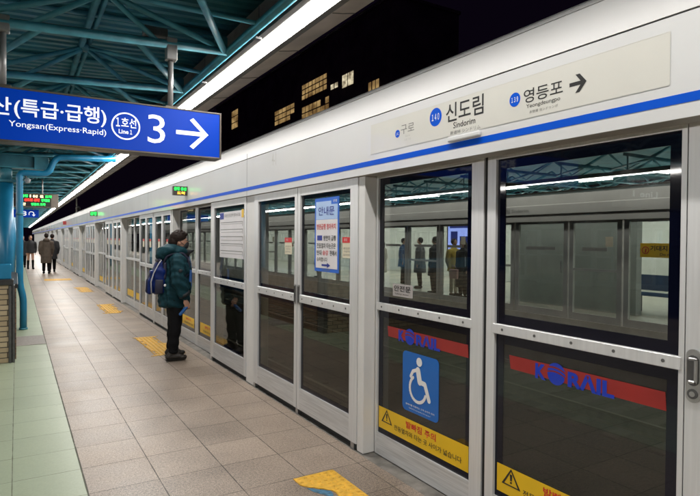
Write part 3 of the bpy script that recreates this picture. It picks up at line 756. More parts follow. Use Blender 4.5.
H('Sindorim', 'ink', 2.467, 2.285, 2.279, 2.314, 0.008); H('新道林 シンドリム', 'ink_grey', 2.493, 2.245, 2.243, 2.266)
H('영등포', 'ink', 1.942, 1.708, 2.315, 2.385, 0.008)
H('Yeongdeungpo', 'ink', 1.925, 1.722, 2.283, 2.308, 0.004); H('永登浦 ヨンドゥンポ', 'ink_grey', 1.905, 1.735, 2.259, 2.274)
def disc(yc, zc, r, num):
    d = B().face([(XH, yc+r*math.cos(2*PI*i/28), zc+r*math.sin(2*PI*i/28)) for i in range(28)]).build('station_number_disc', 'stripe', sb)
    text(num, 'white', d, (XH-0.0006, yc+r*0.62, zc-r*0.36), XD, ZD, width=r*1.24, height=r*0.74, bold=0.02, name='station_number')
disc(3.022, 2.337, 0.026, '１４１'); disc(2.628, 2.376, 0.056, '１４０'); disc(2.0, 2.349, 0.036, '１３９')
a = B(); za = 2.345
a.face([(XH, 1.672, za-0.009), (XH, 1.60, za-0.009), (XH, 1.60, za+0.009), (XH, 1.672, za+0.009)])
a.face([(XH-0.0003, 1.640, za+0.042), (XH-0.0003, 1.618, za+0.042), (XH-0.0003, 1.582, za), (XH-0.0003, 1.606, za)])
a.face([(XH-0.0003, 1.606, za), (XH-0.0003, 1.582, za), (XH-0.0003, 1.618, za-0.042), (XH-0.0003, 1.640, za-0.042)])
a.build('direction_arrow', 'ink', sb)
B().rbox(HX-0.022, HX-0.0005, 2.235, 2.50, 2.200, 2.232, 0.009, 3).build('sensor_cover', 'header', hd)
# small marks high on the header
text('4-1', 'ink_pale', hd, (HX-0.001, 5.16, 2.36), XD, ZD, width=0.10, height=0.13, name='car_number')

# led board fixed to the header
ld = thing('led_arrival_display', 'small green and orange LED display fixed to the white header', 'LED display', (2.1, 8.5, 2.26))
B().rbox(1.99, 2.199, 8.36, 8.44, 2.265, 2.40, 0.004).build('case', 'led_case', ld)
def led_text(body, m, parent, x0, z0, w, h, y, bold=0.03):
    return text(body, m, parent, (x0, y, z0), (1, 0, 0), ZD, width=w, height=h, bold=bold, name='led_text')
led_text('급행 용산', 'led_g', ld, 2.0, 2.335, 0.185, 0.05, 8.357); led_text('도착', 'led_o', ld, 2.045, 2.275, 0.12, 0.045, 8.357)
ld2 = thing('led_arrival_display', 'tiny green LED display on the white header far along', 'LED display', (2.1, 19.3, 2.3))
B().rbox(1.99, 2.199, 19.2, 19.3, 2.31, 2.46, 0.004).build('case', 'led_case', ld2); led_text('급행', 'led_g', ld2, 2.0, 2.33, 0.18, 0.11, 19.197)
rs = B().rbox(2.05, 2.199, 32.0, 32.1, 2.28, 2.46, 0.004).build('red_sign', 'band_red'); tag(rs, 'tiny red sign plate on the far white header', 'sign')
# cctv pole on top of header
cc = thing('cctv_camera', 'white dome camera on a slim pole above the far header', 'camera', (2.36, 27.5, 2.78))
B().tube([(2.36, 28.2, 2.7), (2.36, 28.2, 3.42)], 0.03, 8).tube([(2.36, 28.2, 3.0), (2.36, 27.6, 2.98)], 0.02, 6).build('pole', 'post', cc)
B().ell((2.36, 27.5, 2.94), (0.1, 0.1, 0.1)).build('housing', 'header_top', cc, True); B().ell((2.36, 27.44, 2.90), (0.07, 0.07, 0.07)).build('dome', 'ink', cc, True)

# ------------------------------------------------------------------ canopy
can = thing('platform_canopy', 'dark teal corrugated platform roof on a tubular space frame', 'canopy', (0, 0, 3.1))
XL = -7.3
def zb(x): return 3.2 - 0.055*(1.5-x) if x > -2.8 else 3.2-0.055*(1.5+2.8) + 0.055*(-2.8-x)
def zt(x): return zb(x)+0.36
dk = B()
xs = [1.95, -2.8, XL]
prof = []
y = Y0
while y < Y1:
    for dy, dz in ((0, 0), (0.035, 0), (0.05, 0.035), (0.10, 0.035), (0.115, 0)): prof.append((y+dy, dz))
    y += 0.142
for (xa, xb_) in ((1.85, -2.8), (-2.8, XL)):
    va = [dk.bm.verts.new((xa, p, zb(min(xa, 1.5))+0.455+d)) for p, d in prof]; vb = [dk.bm.verts.new((xb_, p, zb(xb_)+0.455+d)) for p, d in prof]
    for i in range(len(prof)-1): dk.bm.faces.new((va[i], va[i+1], vb[i+1], vb[i]))
dk.build('roof_deck', 'deck', can, recalc=False)
B().tube([(1.535, Y0, 3.2), (1.535, Y1, 3.2)], 0.036, 8).build('edge_tube', 'teal', can, True)
B().tube([(-6.9, Y0, zb(-6.9)), (-6.9, Y1, zb(-6.9))], 0.036, 8).build('edge_tube', 'teal', can, True)
AP = [0.575, -0.35, -1.9, -3.4, -5.0, -6.2]     # apex lines
for xa in AP:
    c = B().tube([(xa-0.035, Y0, zb(xa)+0.34), (xa-0.035, Y1, zb(xa)+0.34)], 0.03, 6)
    c.tube([(xa+0.045, Y0, zb(xa)+0.40), (xa+0.045, Y1, zb(xa)+0.40)], 0.022, 6).build('ridge_chord', 'teal_dark', can, True)
D = 1.42
yk = [4.55-D*k for k in range(9, 0, -1)] + [4.55+D*k for k in range(0, 69)]
nodes_x = [1.535, 0.80, 0.155, -0.9, -2.8, -4.2, -5.6, -6.9]
for y in yk:
    near = 1.0 < y < 15
    ch = B().tube([(1.535, y, zb(1.535)), (-2.8, y, zb(-2.8))], 0.034, 8 if near else 6); ch.tube([(-2.8, y, zb(-2.8)), (-6.9, y, zb(-6.9))], 0.034, 6)
    braces = []
    apx = lambda xa: (xa, y, zb(xa)+0.33)
    def bt(p, q, r): braces.append((p, q, r))
    N = lambda x, yy: (x, yy, zb(x))
    # webs in the frame's own plane
    bt(apx(0.575), N(1.535, y), 0.024); bt(apx(0.575), N(-0.35, y), 0.024)
    bt(apx(-1.9), N(-0.35, y), 0.024); bt(apx(-1.9), N(-2.8, y), 0.024); bt(apx(-3.4), N(-2.8, y), 0.022); bt(apx(-3.4), N(-4.2, y), 0.022); bt(apx(-5.0), N(-4.2, y), 0.022); bt(apx(-5.0), N(-5.6, y), 0.022); bt(apx(-6.2), N(-5.6, y), 0.022); bt(apx(-6.2), N(-6.9, y), 0.022)
    # bottom plane bracing
    bt(N(1.50, y), N(0.80, y-D), 0.028); bt(N(-0.35, y), N(0.155, y-D), 0.026); bt(N(-2.8, y), N(-1.4, y-D), 0.026); bt(N(-4.2, y), N(-5.6, y-D), 0.026)
    # webs to the next frames
    bt(apx(0.575), N(0.97, y), 0.022); bt(apx(0.575), N(0.06, y), 0.022); bt(apx(0.575), N(1.535, y-0.72), 0.017); bt(apx(-1.9), N(-1.2, y+D), 0.022); bt(apx(-1.9), N(-2.6, y+D), 0.022); bt(apx(-5.0), N(-4.4, y+D), 0.022); bt(apx(-3.4), N(-4.0, y+D), 0.022)
    # purlin close under the deck
    pu = [((1.7, y+D/2, zb(1.5)+0.415), (-2.8, y+D/2, zb(-2.8)+0.415))]
    if near:
        fr = ch.build('truss_frame', 'teal', can, True)
        for p, q, r in braces:
            if max(p[0], q[0]) > -1.0: B().tube([p, q], r, 8).build('brace_tube', 'teal', fr, True)
        rest = B()
        for p, q, r in braces:
            if max(p[0], q[0]) <= -1.0: rest.tube([p, q], r, 6)
        rest.build('far_side_braces', 'teal', fr, True)
        B().tube(list(pu[0]), 0.024, 6).build('purlin', 'teal_dark', fr, True)
        B().tube([(1.52, y+0.05, zb(1.52)+0.045), (0.6, y+0.05, zb(0.6)+0.045), (-2.8, y+0.05, zb(-2.8)+0.045)], 0.009, 6).build('conduit', 'dsteel', fr, True)
        B().rbox(1.42, 1.525, y-0.012, y+0.012, zb(1.5)+0.0, zb(1.5)+0.12, 0.003).build('gusset_plate', 'teal_dark', fr)
        for xa in (0.575,): B().ell((xa, y, zb(xa)+0.33), (0.05, 0.06, 0.045), u=10, v=6).build('joint_plate', 'teal_dark', fr, True)
    else:
        for p, q, r in braces: ch.tube([p, q], r, 5)
        ch.tube(list(pu[0]), 0.024, 5)
        ch.build('truss_frame', 'teal', can, True)
B().rbox(0.86, 1.04, 4.56, 4.66, 3.235, 3.30, 0.006).build('junction_box', 'dsteel', can)
# eave strip
ev = thing('strip_light', 'long glowing white strip light along the platform roof edge', 'light', (1.75, 0, 3.2))
def esw(name, prof, m, par=ev, y0=Y0, y1=Y1): return B().extrude_profile(prof, 'Y', y0, y1).build(name, m, par)
n = 60; tb = B()
for i in range(n):
    a, b = Y0+(Y1-Y0)*i/n, Y0+(Y1-Y0)*(i+1)/n
    tb.face([(1.701, a, 3.225), (1.701, b, 3.225), (1.783, b, 3.1635), (1.783, a, 3.1635)])
tb.build('diffuser', 'tube', ev, recalc=False)
esw('housing', [(1.70, 3.2305), (1.66, 3.24), (1.66, 3.36), (1.84, 3.36), (1.84, 3.166), (1.789, 3.162)], 'gutter_dark')
esw('reflector_lip', [(1.6455, 3.215), (1.6455, 3.239), (1.699, 3.2285), (1.699, 3.2225)], 'gutter_dark')
esw('eave_panel', [(1.842, 3.167), (1.842, 3.30), (2.05, 3.34), (2.05, 3.27), (2.025, 3.205)], 'gutter')
esw('trough', [(1.60, 3.183), (1.60, 3.42), (1.645, 3.42), (1.645, 3.183)], 'gutter_dark')
esw('fascia_board', [(1.865, 3.345), (1.865, 3.72), (2.05, 3.72), (2.05, 3.345)], 'gutter_dark')
jt = B()
y = 0.6
while y < 40:
    jt.tube([(1.845, y, 3.168), (1.93, y+0.01, 3.186), (2.023, y, 3.204)], 0.006, 5); y += 0.9
jt.build('panel_seam_pattern', 'gutter_dark', ev)
y = 2.6
while y < 30:
    hk = B(); hk.tube([(1.60, y, 3.42), (1.60, y, 3.16)], 0.008, 5); hk.rbox(1.56, 1.61, y-0.03, y+0.03, 3.15, 3.17, 0.003); y += 1.42
    hk.build('hanger_clip', 'dsteel', ev)
ev2 = thing('strip_light', 'strip light along the other roof edge, mirrored in the door glass', 'light', (-7.05, 0, 3.4))
tb = B()
for i in range(n):
    a, b = Y0+(Y1-Y0)*i/n, Y0+(Y1-Y0)*(i+1)/n
    tb.face([(-7.09, a, 3.07), (-7.09, b, 3.07), (-7.0, b, 3.13), (-7.0, a, 3.13)])
tb.build('diffuser', 'tube', ev2, recalc=False)
esw('housing', [(-7.3, 3.06), (-7.3, 3.3), (-6.94, 3.3), (-6.94, 3.15), (-7.0, 3.137), (-7.095, 3.074)], 'gutter_dark', ev2)

# ------------------------------------------------------------------ hanging direction sign
sg = thing('hanging_direction_sign', 'blue hanging direction sign for Yongsan express with number 3 and arrow', 'direction sign', (0.2, 4.5, 2.28))
SX0, SX1, SZ0, SZ1, SY = -1.42, 1.46, 2.281, 2.664, 4.5
f = B()
f.rbox(SX0, SX1, SY-0.004, SY+0.16, SZ1-0.014, SZ1, 0.003); f.rbox(SX0, SX1, SY-0.004, SY+0.16, SZ0, SZ0+0.014, 0.003)
f.rbox(SX1-0.014, SX1+0.001, SY-0.006, SY+0.162, SZ0+0.0005, SZ1-0.0005, 0.003); f.rbox(SX0-0.001, SX0+0.014, SY-0.006, SY+0.162, SZ0+0.0005, SZ1-0.0005, 0.003)
f.build('frame', 'sign_frame', sg)
pn = B().box(SX0+0.0145, SX1-0.0145, SY, SY+0.155, SZ0+0.0145, SZ1-0.0145).build('panel', 'sign_blue', sg)
def S(body, xl, xr, z0, z1, bold=0.0, m='sign_white', name='lettering'): return text(body, m, pn, (xl, SY-0.0015, z0), (1, 0, 0), ZD, width=xr-xl, height=z1-z0, bold=bold, name=name)
S('용산', -0.275, -0.03, 2.462, 2.588, 0.015); S('(특급·급행)', -0.014, 0.577, 2.448, 2.592, 0.015)
S('Yongsan(Express·Rapid)', -0.046, 0.576, 2.377, 2.431, 0.006)
S('3', 0.874, 1.006, 2.366, 2.588, 0.0)
S('１', 0.645, 0.672, 2.466, 2.534, 0.02); S('호선', 0.682, 0.79, 2.464, 2.538, 0.012); S('Line', 0.664, 0.734, 2.415, 2.448, 0.02); S('１', 0.745, 0.760, 2.415, 2.448, 0.02)
rg = B(); cx, cz = 0.715, 2.474
for i in range(48):
    a0, a1 = 2*PI*i/48, 2*PI*(i+1)/48; r0, r1 = 0.093, 0.104
    rg.face([(cx+r0*math.cos(a0), SY-0.0015, cz+r0*math.sin(a0)), (cx+r1*math.cos(a0), SY-0.0015, cz+r1*math.sin(a0)), (cx+r1*math.cos(a1), SY-0.0015, cz+r1*math.sin(a1)), (cx+r0*math.cos(a1), SY-0.0015, cz+r0*math.sin(a1))])
rg.build('line_circle', 'sign_white', pn)
ar = B(); yy = SY-0.0015; zc = 2.472
ar.face([(1.092, yy, zc-0.0165), (1.31, yy, zc-0.0165), (1.31, yy, zc+0.0165), (1.092, yy, zc+0.0165)])
yy -= 0.0004
ar.face([(1.20, yy, zc+0.105), (1.228, yy, zc+0.125), (1.352, yy, zc), (1.308, yy, zc)]); ar.face([(1.308, yy, zc), (1.352, yy, zc), (1.228, yy, zc-0.125), (1.20, yy, zc-0.105)])
ar.build('arrow', 'sign_white', pn)
for x in (1.065, -0.08, -1.2):
    B().tube([(x, SY+0.078, SZ1-0.002), (x, SY+0.078, 3.06)], 0.021, 10).build('hanger_rod', 'hanger', sg, True)
    hb = B().rbox(x-0.042, x+0.042, SY+0.02, SY+0.1, 3.05, zb(x)+0.05, 0.006).build('hanger_clamp', 'hanger', sg)
    B().rbox(x-0.05, x+0.05, SY+0.03, SY+0.13, SZ1, SZ1+0.018, 0.004).build('hanger_foot', 'sign_frame', sg)
# second dark sign further left (seen mirrored in the door glass)
dsn = thing('hanging_information_sign', 'dark hanging information sign, seen only as a reflection in the glass', 'information sign', (-3.3, 4.5, 2.28))
B().rbox(-4.3, -2.3, 4.5, 4.62, 2.1, 2.62, 0.004).build('panel', 'led_case', dsn)
merge_text([dict(body='타는곳 인천 방면', origin=(-3.2, 4.497, 2.42), xd=(1, 0, 0), yd=ZD, width=0.75, height=0.10, bold=0.02), dict(body='Line 1', origin=(-3.2, 4.497, 2.25), xd=(1, 0, 0), yd=ZD, width=0.6, height=0.09, bold=0.02)], 'sign_white', dsn, 'lettering')
for x in (-2.6, -4.0): B().tube([(x, 4.56, 2.61), (x, 4.56, 2.98)], 0.02, 8).build('hanger_rod', 'hanger', dsn)

# ------------------------------------------------------------------ columns, pipe, brick stair wall
cl = thing('platform_column', 'thick glossy blue steel column carrying the canopy beam', 'column', (-0.24, 11.5, 0))
B().tube([(-0.155, 11.5, 0), (-0.155, 11.5, 2.60)], 0.108, 28).build('shaft', 'column', cl, True)
B().rbox(-0.31, 0.0, 11.35, 11.66, 2.585, 2.63, 0.006).build('cap_plate', 'teal_dark', cl)
for i, y in enumerate((22.9, 34.3, 45.7, 57.1)):
    c2 = thing('platform_column', ('slimmer blue column just beyond the brick stair wall', 'third blue column along the platform', 'fourth blue column along the platform', 'fifth blue column along the platform')[i], 'column', (-0.155, y, 0), 'blue columns')
    B().tube([(-0.155, y, 0), (-0.155, y, 3.02)], 0.108, 14).build('shaft', 'column', c2, True)
bm_ = thing('cross_beam', 'teal steel cross beam with bracket above the blue column', 'beam', (0, 11.5, 2.9))
B().box(-6.5, 0.27, 11.42, 11.58, 2.86, 3.065).build('beam_web', 'teal_dark', bm_); B().rbox(-6.5, 0.27, 11.36, 11.64, 3.066, 3.085, 0.003).rbox(-6.5, 0.27, 11.36, 11.64, 2.84, 2.859, 0.003).build('flange', 'teal', bm_)
B().rbox(0.271, 0.50, 11.34, 11.64, 2.83, 3.06, 0.006).build('bracket', 'teal', bm_)
B().tube([(-0.155, 11.5, 2.63), (-0.155, 11.5, 2.84)], 0.09, 20).build('stub', 'teal_dark', bm_, True)
pp = thing('drain_pipe', 'bright blue drain pipe bending up to the roof beside the column', 'pipe', (0.045, 11.2, 0))
def bend(a, c, b, r, n=6):
    a, c, b = Vector(a), Vector(c), Vector(b); u = (a-c).normalized(); v = (b-c).normalized(); out = []
    for i in range(n+1):
        t = i/n; p0, p2 = c+u*r, c+v*r; out.append((1-t)**2*p0 + 2*t*(1-t)*c + t*t*p2)
    return out
P0, P1, P2, P3, P4, P5 = (0.10, 11.2, 0.0), (0.10, 11.2, 0.42), (0.045, 11.2, 0.72), (0.045, 11.2, 2.745), (0.48, 11.2, 2.745), (0.60, 11.2, 3.06)
path = [P0] + bend(P0, (0.10, 11.2, 0.55), (0.045, 11.2, 0.80), 0.1) + bend((0.1, 11.2, 0.55), (0.045, 11.2, 0.80), P3, 0.1) + bend(P2, P3, P4, 0.09) + bend(P3, P4, P5, 0.10) + bend(P4, P5, (1.6, 11.2, 3.10), 0.12) + [Vector((1.6, 11.2, 3.10))]
B().tube(path, 0.056, 14).build('pipe_run', 'column', pp, True)
B().tube([(0.045, 11.2, 2.0), (0.045, 11.2, 2.04)], 0.062, 14).tube([(0.10, 11.2, 0.0), (0.10, 11.2, 0.03)], 0.07, 14).build('pipe_collar', 'teal_dark', pp, True)
cv = thing('cctv_camera', 'small white camera hung beside the blue drain pipe', 'camera', (0.18, 11.5, 2.6))
B().ell((0.17, 11.4, 2.63), (0.05, 0.08, 0.05), u=10, v=8).build('housing', 'header_top', cv, True); B().tube([(0.15, 11.45, 2.66), (0.12, 11.5, 2.84)], 0.015, 6).build('bracket', 'dsteel', cv)

bw = thing('brick_stair_wall', 'cream brick stair parapet with dark cap beneath the blue column', 'brick wall', (-1.5, 8.3, 0))
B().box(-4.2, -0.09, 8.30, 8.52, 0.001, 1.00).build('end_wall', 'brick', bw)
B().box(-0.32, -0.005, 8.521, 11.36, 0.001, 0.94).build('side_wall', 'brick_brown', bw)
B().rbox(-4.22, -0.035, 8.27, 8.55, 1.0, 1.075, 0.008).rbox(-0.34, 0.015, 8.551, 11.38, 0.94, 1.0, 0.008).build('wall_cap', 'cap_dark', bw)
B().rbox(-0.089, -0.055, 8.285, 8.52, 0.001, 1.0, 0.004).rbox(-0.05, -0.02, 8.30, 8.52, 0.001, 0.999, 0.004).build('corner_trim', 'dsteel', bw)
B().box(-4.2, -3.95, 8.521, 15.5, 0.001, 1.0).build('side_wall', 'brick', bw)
rl = thing('stair_handrail', 'blue panelled stair handrail on top of the brick parapet', 'handrail', (-0.2, 8.4, 1.07))
B().rbox(-4.1, -0.06, 8.36, 8.44, 1.0755, 1.27, 0.008).build('rail_panel', 'column', rl)
rb = B()
for i in range(14): rb.tube([(-0.30-i*0.26, 8.40, 1.27), (-0.30-i*0.26, 8.40, 1.78)], 0.013, 6)
rb.tube([(-4.0, 8.40, 1.78), (-0.25, 8.40, 1.78)], 0.022, 8)
rb.build('rail_bars', 'dsteel', rl)

# ------------------------------------------------------------------ far hanging LED board and number sign
lb = thing('led_departure_board', 'hanging departure board with rows of green red and amber LED text', 'LED board', (0.5, 17, 2.4))
B().rbox(-0.9, 0.98, 17.0, 17.18, 2.42, 2.79, 0.01).build('case', mat('board_case', (0.16, 0.135, 0.11), 0.5, noise=0.2, nscale=6), lb)
B().box(-0.85, 0.80, 16.9945, 16.9999, 2.445, 2.765).build('screen', 'ink', lb)
rows = [('급행', 'led_g', 0.10, 0.16), ('1', 'led_w', 0.30, 0.03), ('용산', 'led_w', 0.37, 0.12), ('02', 'led_w', 0.54, 0.08), ('도착', 'led_g', 0.66, 0.16)]
for s_, m_, x_, w_ in rows: led_text(s_, m_, lb, x_, 2.68, w_, 0.075, 16.993, 0.05)
for s_, m_, x_, w_ in [('동인천', 'led_o', 0.02, 0.13), ('신도림 급행', 'led_r', 0.17, 0.36), ('전역출발', 'led_g', 0.57, 0.20)]: led_text(s_, m_, lb, x_, 2.575, w_, 0.08, 16.993, 0.05)
for s_, m_, x_, w_ in [('천안', 'led_w', 0.05, 0.16), ('영등포 도착', 'led_g', 0.33, 0.34)]: led_text(s_, m_, lb, x_, 2.465, w_, 0.075, 16.993, 0.05)
for x in (-0.4, 0.6): B().tube([(x, 17.09, 2.785), (x, 17.09, 3.2)], 0.02, 6).build('hanger_rod', 'hanger', lb)
ns = thing('hanging_number_sign', 'small blue sign with number 3 and curved arrow below the LED board', 'direction sign', (0.2, 17.3, 2.15))
B().rbox(-0.5, 0.52, 17.3, 17.4, 2.155, 2.365, 0.004).build('panel', 'sign_blue', ns)
text('3', 'sign_white', ns, (0.14, 17.297, 2.2), (1, 0, 0), ZD, height=0.125, width=0.09, name='lettering', bold=0.02)
cu = B(); pts = [(0.29, 2.22), (0.29, 2.28), (0.32, 2.31), (0.37, 2.31), (0.40, 2.28), (0.40, 2.22)]
for i in range(len(pts)-1):
    (xa, za_), (xb_, zb_) = pts[i], pts[i+1]; cu.tube([(xa, 17.298, za_), (xb_, 17.298, zb_)], 0.011, 5)
cu.face([(0.355, 17.295, 2.235), (0.445, 17.295, 2.235), (0.40, 17.295, 2.185)]); cu.build('arrow', 'sign_white', ns)
for x in (-0.2, 0.4): B().tube([(x, 17.35, 2.36), (x, 17.35, 2.43)], 0.012, 6).build('hanger_rod', 'hanger', ns)

# ------------------------------------------------------------------ opposite platform
OX = 9.95
oh = thing('far_screen_door_header', 'grey header over the screen doors across the tracks', 'screen door header', (OX, 8, 2.05))
B().extrude_profile([(OX-0.1, 2.05), (OX-0.1, 2.20), (OX-0.13, 2.21), (OX-0.13, 2.40), (OX-0.1, 2.42), (OX-0.1, 2.62), (OX+0.3, 2.70), (OX+0.3, 2.05)], 'Y', Y0, 70).build('fascia', 'far_header', oh)
text('신도림 Sindorim', 'ink_grey', oh, (OX-0.135, 9.4, 2.26), XD, ZD, width=0.9, height=0.10, name='station_name')
fy = 2.2; k = 0
while fy < 46:
    w = 1.42 if k % 3 else 1.18
    opened = False
    r = thing('far_glazed_screen', '%s glazed screen panel of the opposite platform counted from the right' % (['first', 'second', 'third', 'fourth', 'fifth', 'sixth', 'seventh', 'eighth', 'ninth', 'tenth', 'eleventh', 'twelfth', 'thirteenth', 'fourteenth', 'fifteenth', 'sixteenth', 'seventeenth', 'eighteenth', 'nineteenth', 'twentieth', 'twenty-first', 'twenty-second', 'twenty-third', 'twenty-fourth', 'twenty-fifth', 'twenty-sixth', 'twenty-seventh', 'twenty-eighth', 'twenty-ninth', 'thirtieth', 'thirty-first', 'thirty-second', 'thirty-third', 'thirty-fourth', 'thirty-fifth', 'thirty-sixth', 'thirty-seventh', 'thirty-eighth', 'thirty-ninth', 'fortieth'][k]), 'screen panel', (OX, fy, 0), 'screen panels of the opposite platform')
    f = B(); f.box(OX, OX+0.06, fy, fy+0.10, 0.0, 2.049); f.box(OX, OX+0.06, fy+w-0.10, fy+w, 0.0, 2.049)
    f.box(OX+0.002, OX+0.058, fy+0.1, fy+w-0.1, 0.0, 0.14); f.box(OX+0.002, OX+0.058, fy+0.1, fy+w-0.1, 2.0, 2.049); f.box(OX+0.004, OX+0.05, fy+0.1, fy+w-0.1, 1.02, 1.07) if k % 2 else None
    f.build('frame', 'far_frame', r); B().box(OX+0.025, OX+0.03, fy+0.1, fy+w-0.1, 0.14, 2.0).build('glass', 'glass_far', r)
    lb_ = B().box(OX+0.018, OX+0.0235, fy+0.32, fy+w-0.30, 1.43, 1.50).build('door_label', 'far_frame', r)
    text('출입문 주의', 'ink_pale', lb_, (OX+0.0165, fy+w-0.36, 1.45), XD, ZD, width=w-0.75, height=0.03, name='lettering')
    if k % 3 == 0: B().box(OX+0.018, OX+0.0235, fy+0.2, fy+0.36, 1.52, 1.72).build('notice', 'paper_cream', r)
    if k % 4 == 1: B().box(OX+0.018, OX+0.0235, fy+w-0.30, fy+w-0.18, 1.30, 1.42).build('notice', 'band_red', r)
    if k % 2 == 0: B().tube([(OX-0.012, fy+0.16, 0.95), (OX-0.012, fy+0.16, 1.2)], 0.012, 6).build('pull_bar', 'steel', r)
    fy += w+0.04; k += 1
yb = thing('yellow_door_banner', 'yellow do not lean banner on the screen door across the tracks', 'banner', (OX, 5.6, 1.4))
B().box(OX-0.012, OX-0.004, 5.02, 5.97, 1.34, 1.60).build('banner_sheet', 'yellow', yb)
text('기대지 마세요', 'ink', yb, (OX-0.014, 5.78, 1.46), XD, ZD, width=0.68, height=0.10, bold=0.02, name='lettering')
text('Do not lean', 'ink', yb, (OX-0.014, 5.60, 1.375), XD, ZD, width=0.4, height=0.05, name='lettering')
rr = B()
for i in range(20):
    a0, a1 = 2*PI*i/20, 2*PI*(i+1)/20
    rr.face([(OX-0.014, 5.87+r_*math.cos(a_), 1.47+r_*math.sin(a_)) for r_, a_ in ((0.055, a0), (0.07, a0), (0.07, a1), (0.055, a1))])
rr.tube([(OX-0.014, 5.87, 1.43), (OX-0.014, 5.86, 1.50)], 0.012, 5); rr.build('prohibition_mark', 'ink_red', yb)
# stair wall panels behind the opposite doors, bench, lit screen
fw = thing('far_stair_wall', 'grey panelled stair wall behind the doors of the opposite platform', 'wall', (12.2, 8, 0))
B().box(11.6, 11.8, 7.05, 10.6, 0.0, 2.5).build('wall_panel', 'far_wall', fw)
bn = thing('far_bench', 'blue seated bench on the opposite platform under the yellow banner', 'bench', (12.4, 6.0, 0))
B().rbox(12.2, 12.65, 6.3, 7.7, 0.40, 0.45, 0.01).rbox(12.6, 12.65, 6.3, 7.7, 0.5, 0.86, 0.01).build('seat', 'coat_blue', bn); B().box(12.25, 12.6, 6.4, 6.46, 0, 0.4).box(12.25, 12.6, 7.5, 7.56, 0, 0.4).build('leg', 'dsteel', bn)
fb = thing('far_back_wall', 'pale rear wall of the opposite platform', 'wall', (16.9, 8, 0))
B().box(16.8, 17.0, Y0, 80, 0.0, 3.2).build('wall_panel', mat('pale_wall', (0.5, 0.5, 0.46), 0.6, noise=0.1, nscale=1), fb)
sc_ = thing('advert_screen', 'glowing blue white advertising screen on the opposite platform', 'screen', (11.5, 12.6, 1.3))
B().rbox(11.45, 11.6, 11.9, 13.1, 0.9, 2.25, 0.01).build('casing', 'led_case', sc_); B().box(11.444, 11.4495, 11.97, 13.03, 1.35, 2.18).build('display', 'screen', sc_); B().box(11.4405, 11.4435, 12.1, 12.5, 1.40, 1.75).box(11.4405, 11.4435, 12.05, 12.95, 2.0, 2.1).box(11.4405, 11.4435, 12.6, 12.9, 1.55, 1.9).build('display_picture', 'logo_blue', sc_)
# opposite canopy, its edge strip light and two added unseen strips
fc = thing('far_canopy', 'teal truss canopy of the opposite platform', 'canopy', (13, 8, 3.2))
B().face([(9.2, Y0, 3.72), (9.2, 80, 3.72), (17.2, 80, 3.60), (17.2, Y0, 3.60)]).build('roof_deck', 'deck', fc)
tr = B()
y = -4
while y < 60:
    tr.tube([(9.35, y, 3.2), (17, y, 3.2)], 0.034, 5); tr.tube([(9.45, y, 2.9), (9.45, y, 3.2)], 0.015, 5)
    for i in range(4):
        xa = 11.0+i*1.7; tr.tube([(xa, y, 3.55), (xa-0.8, y, 3.2)], 0.024, 5); tr.tube([(xa, y, 3.55), (xa+0.8, y, 3.2)], 0.024, 5); tr.tube([(xa-0.8, y, 3.2), (xa+0.1, y+1.42, 3.2)], 0.026, 5); tr.tube([(xa, y, 3.55), (xa+0.6, y+1.42, 3.2)], 0.024, 5)
    y += 1.42
tr.build('truss', 'teal', fc, True)
def farlight(x, label, w=0.14, z=3.18, y1=70, m='tube_far'):
    t = thing('strip_light', label, 'light', (x, 0, z)); b = B()
    for i in range(30):
        a, c = Y0+(y1-Y0)*i/30, Y0+(y1-Y0)*(i+1)/30; b.face([(x-w/2, a, z), (x-w/2, c, z), (x+w/2, c, z), (x+w/2, a, z)])
    b.build('diffuser', m, t, recalc=False); B().box(x-w/2-0.03, x+w/2+0.03, Y0, y1, z+0.006, z+0.08).build('housing', 'gutter_dark', t)
farlight(9.45, 'strip light along the near edge of the opposite canopy', z=2.83)
farlight(10.75, 'added strip light hidden inside the opposite screen doors, brightening the stair wall', z=2.70, w=0.2)  # added lamp, out of sight behind the far header, lifts the stair wall
farlight(15.2, 'added strip light hidden deep under the opposite canopy, brightening its floor', z=3.0, m='tube')  # added lamp, out of sight, lights the opposite paving

# ------------------------------------------------------------------ night background: building, wires
def lit_building(x0, x1, y0, y1, h, label, wins):
    t = thing('apartment_building', label, 'building', ((x0+x1)/2, (y0+y1)/2, -1.6))
    B().box(x0, x1, y0, y1, -1.6, h).build('wall', 'building', t)
    B().box(x0-0.3, x1+0.3, y0-0.3, y1+0.3, h, h+0.6).build('roof', 'building', t)
    for (ya, yb_, za_, zb_, m, nc, nr) in wins:
        cw = (yb_-ya)/nc; rh = (zb_-za_)/nr; gl = B()
        rn = random.Random(int(ya*10))
        for i in range(nc):
            for j in range(nr):
                if nc*nr > 6 and rn.random() < 0.04: continue
                gl.box(x0-0.12, x0-0.02, ya+i*cw+0.14, ya+(i+1)*cw-0.14*rn.uniform(1, 2.5), za_+j*rh+0.16, za_+(j+1)*rh-0.16)
        w = B().box(x0-0.06, x0-0.001, ya, yb_, za_, zb_).build('window', 'building', t); gl.build('pane', m, w)
lit_building(60, 76, 84, 190, 47, 'dark apartment building with a few amber lit windows beyond the tracks',
             [(109.6, 122.4, 35.6, 39.4, 'lit_win', 7, 3), (126.5, 139, 32.2, 36.2, 'lit_win', 5, 3), (108.5, 122.4, 29.0, 34.0, 'lit_win', 7, 3), (98, 103, 34.0, 37.0, 'lit_win_white', 2, 1), (104.5, 108, 34.8, 36.2, 'lit_win_white', 2, 1), (168, 174, 37, 43, 'lit_win', 2, 3), (88.5, 92.6, 30.6, 33, 'lit_win', 3, 1)])
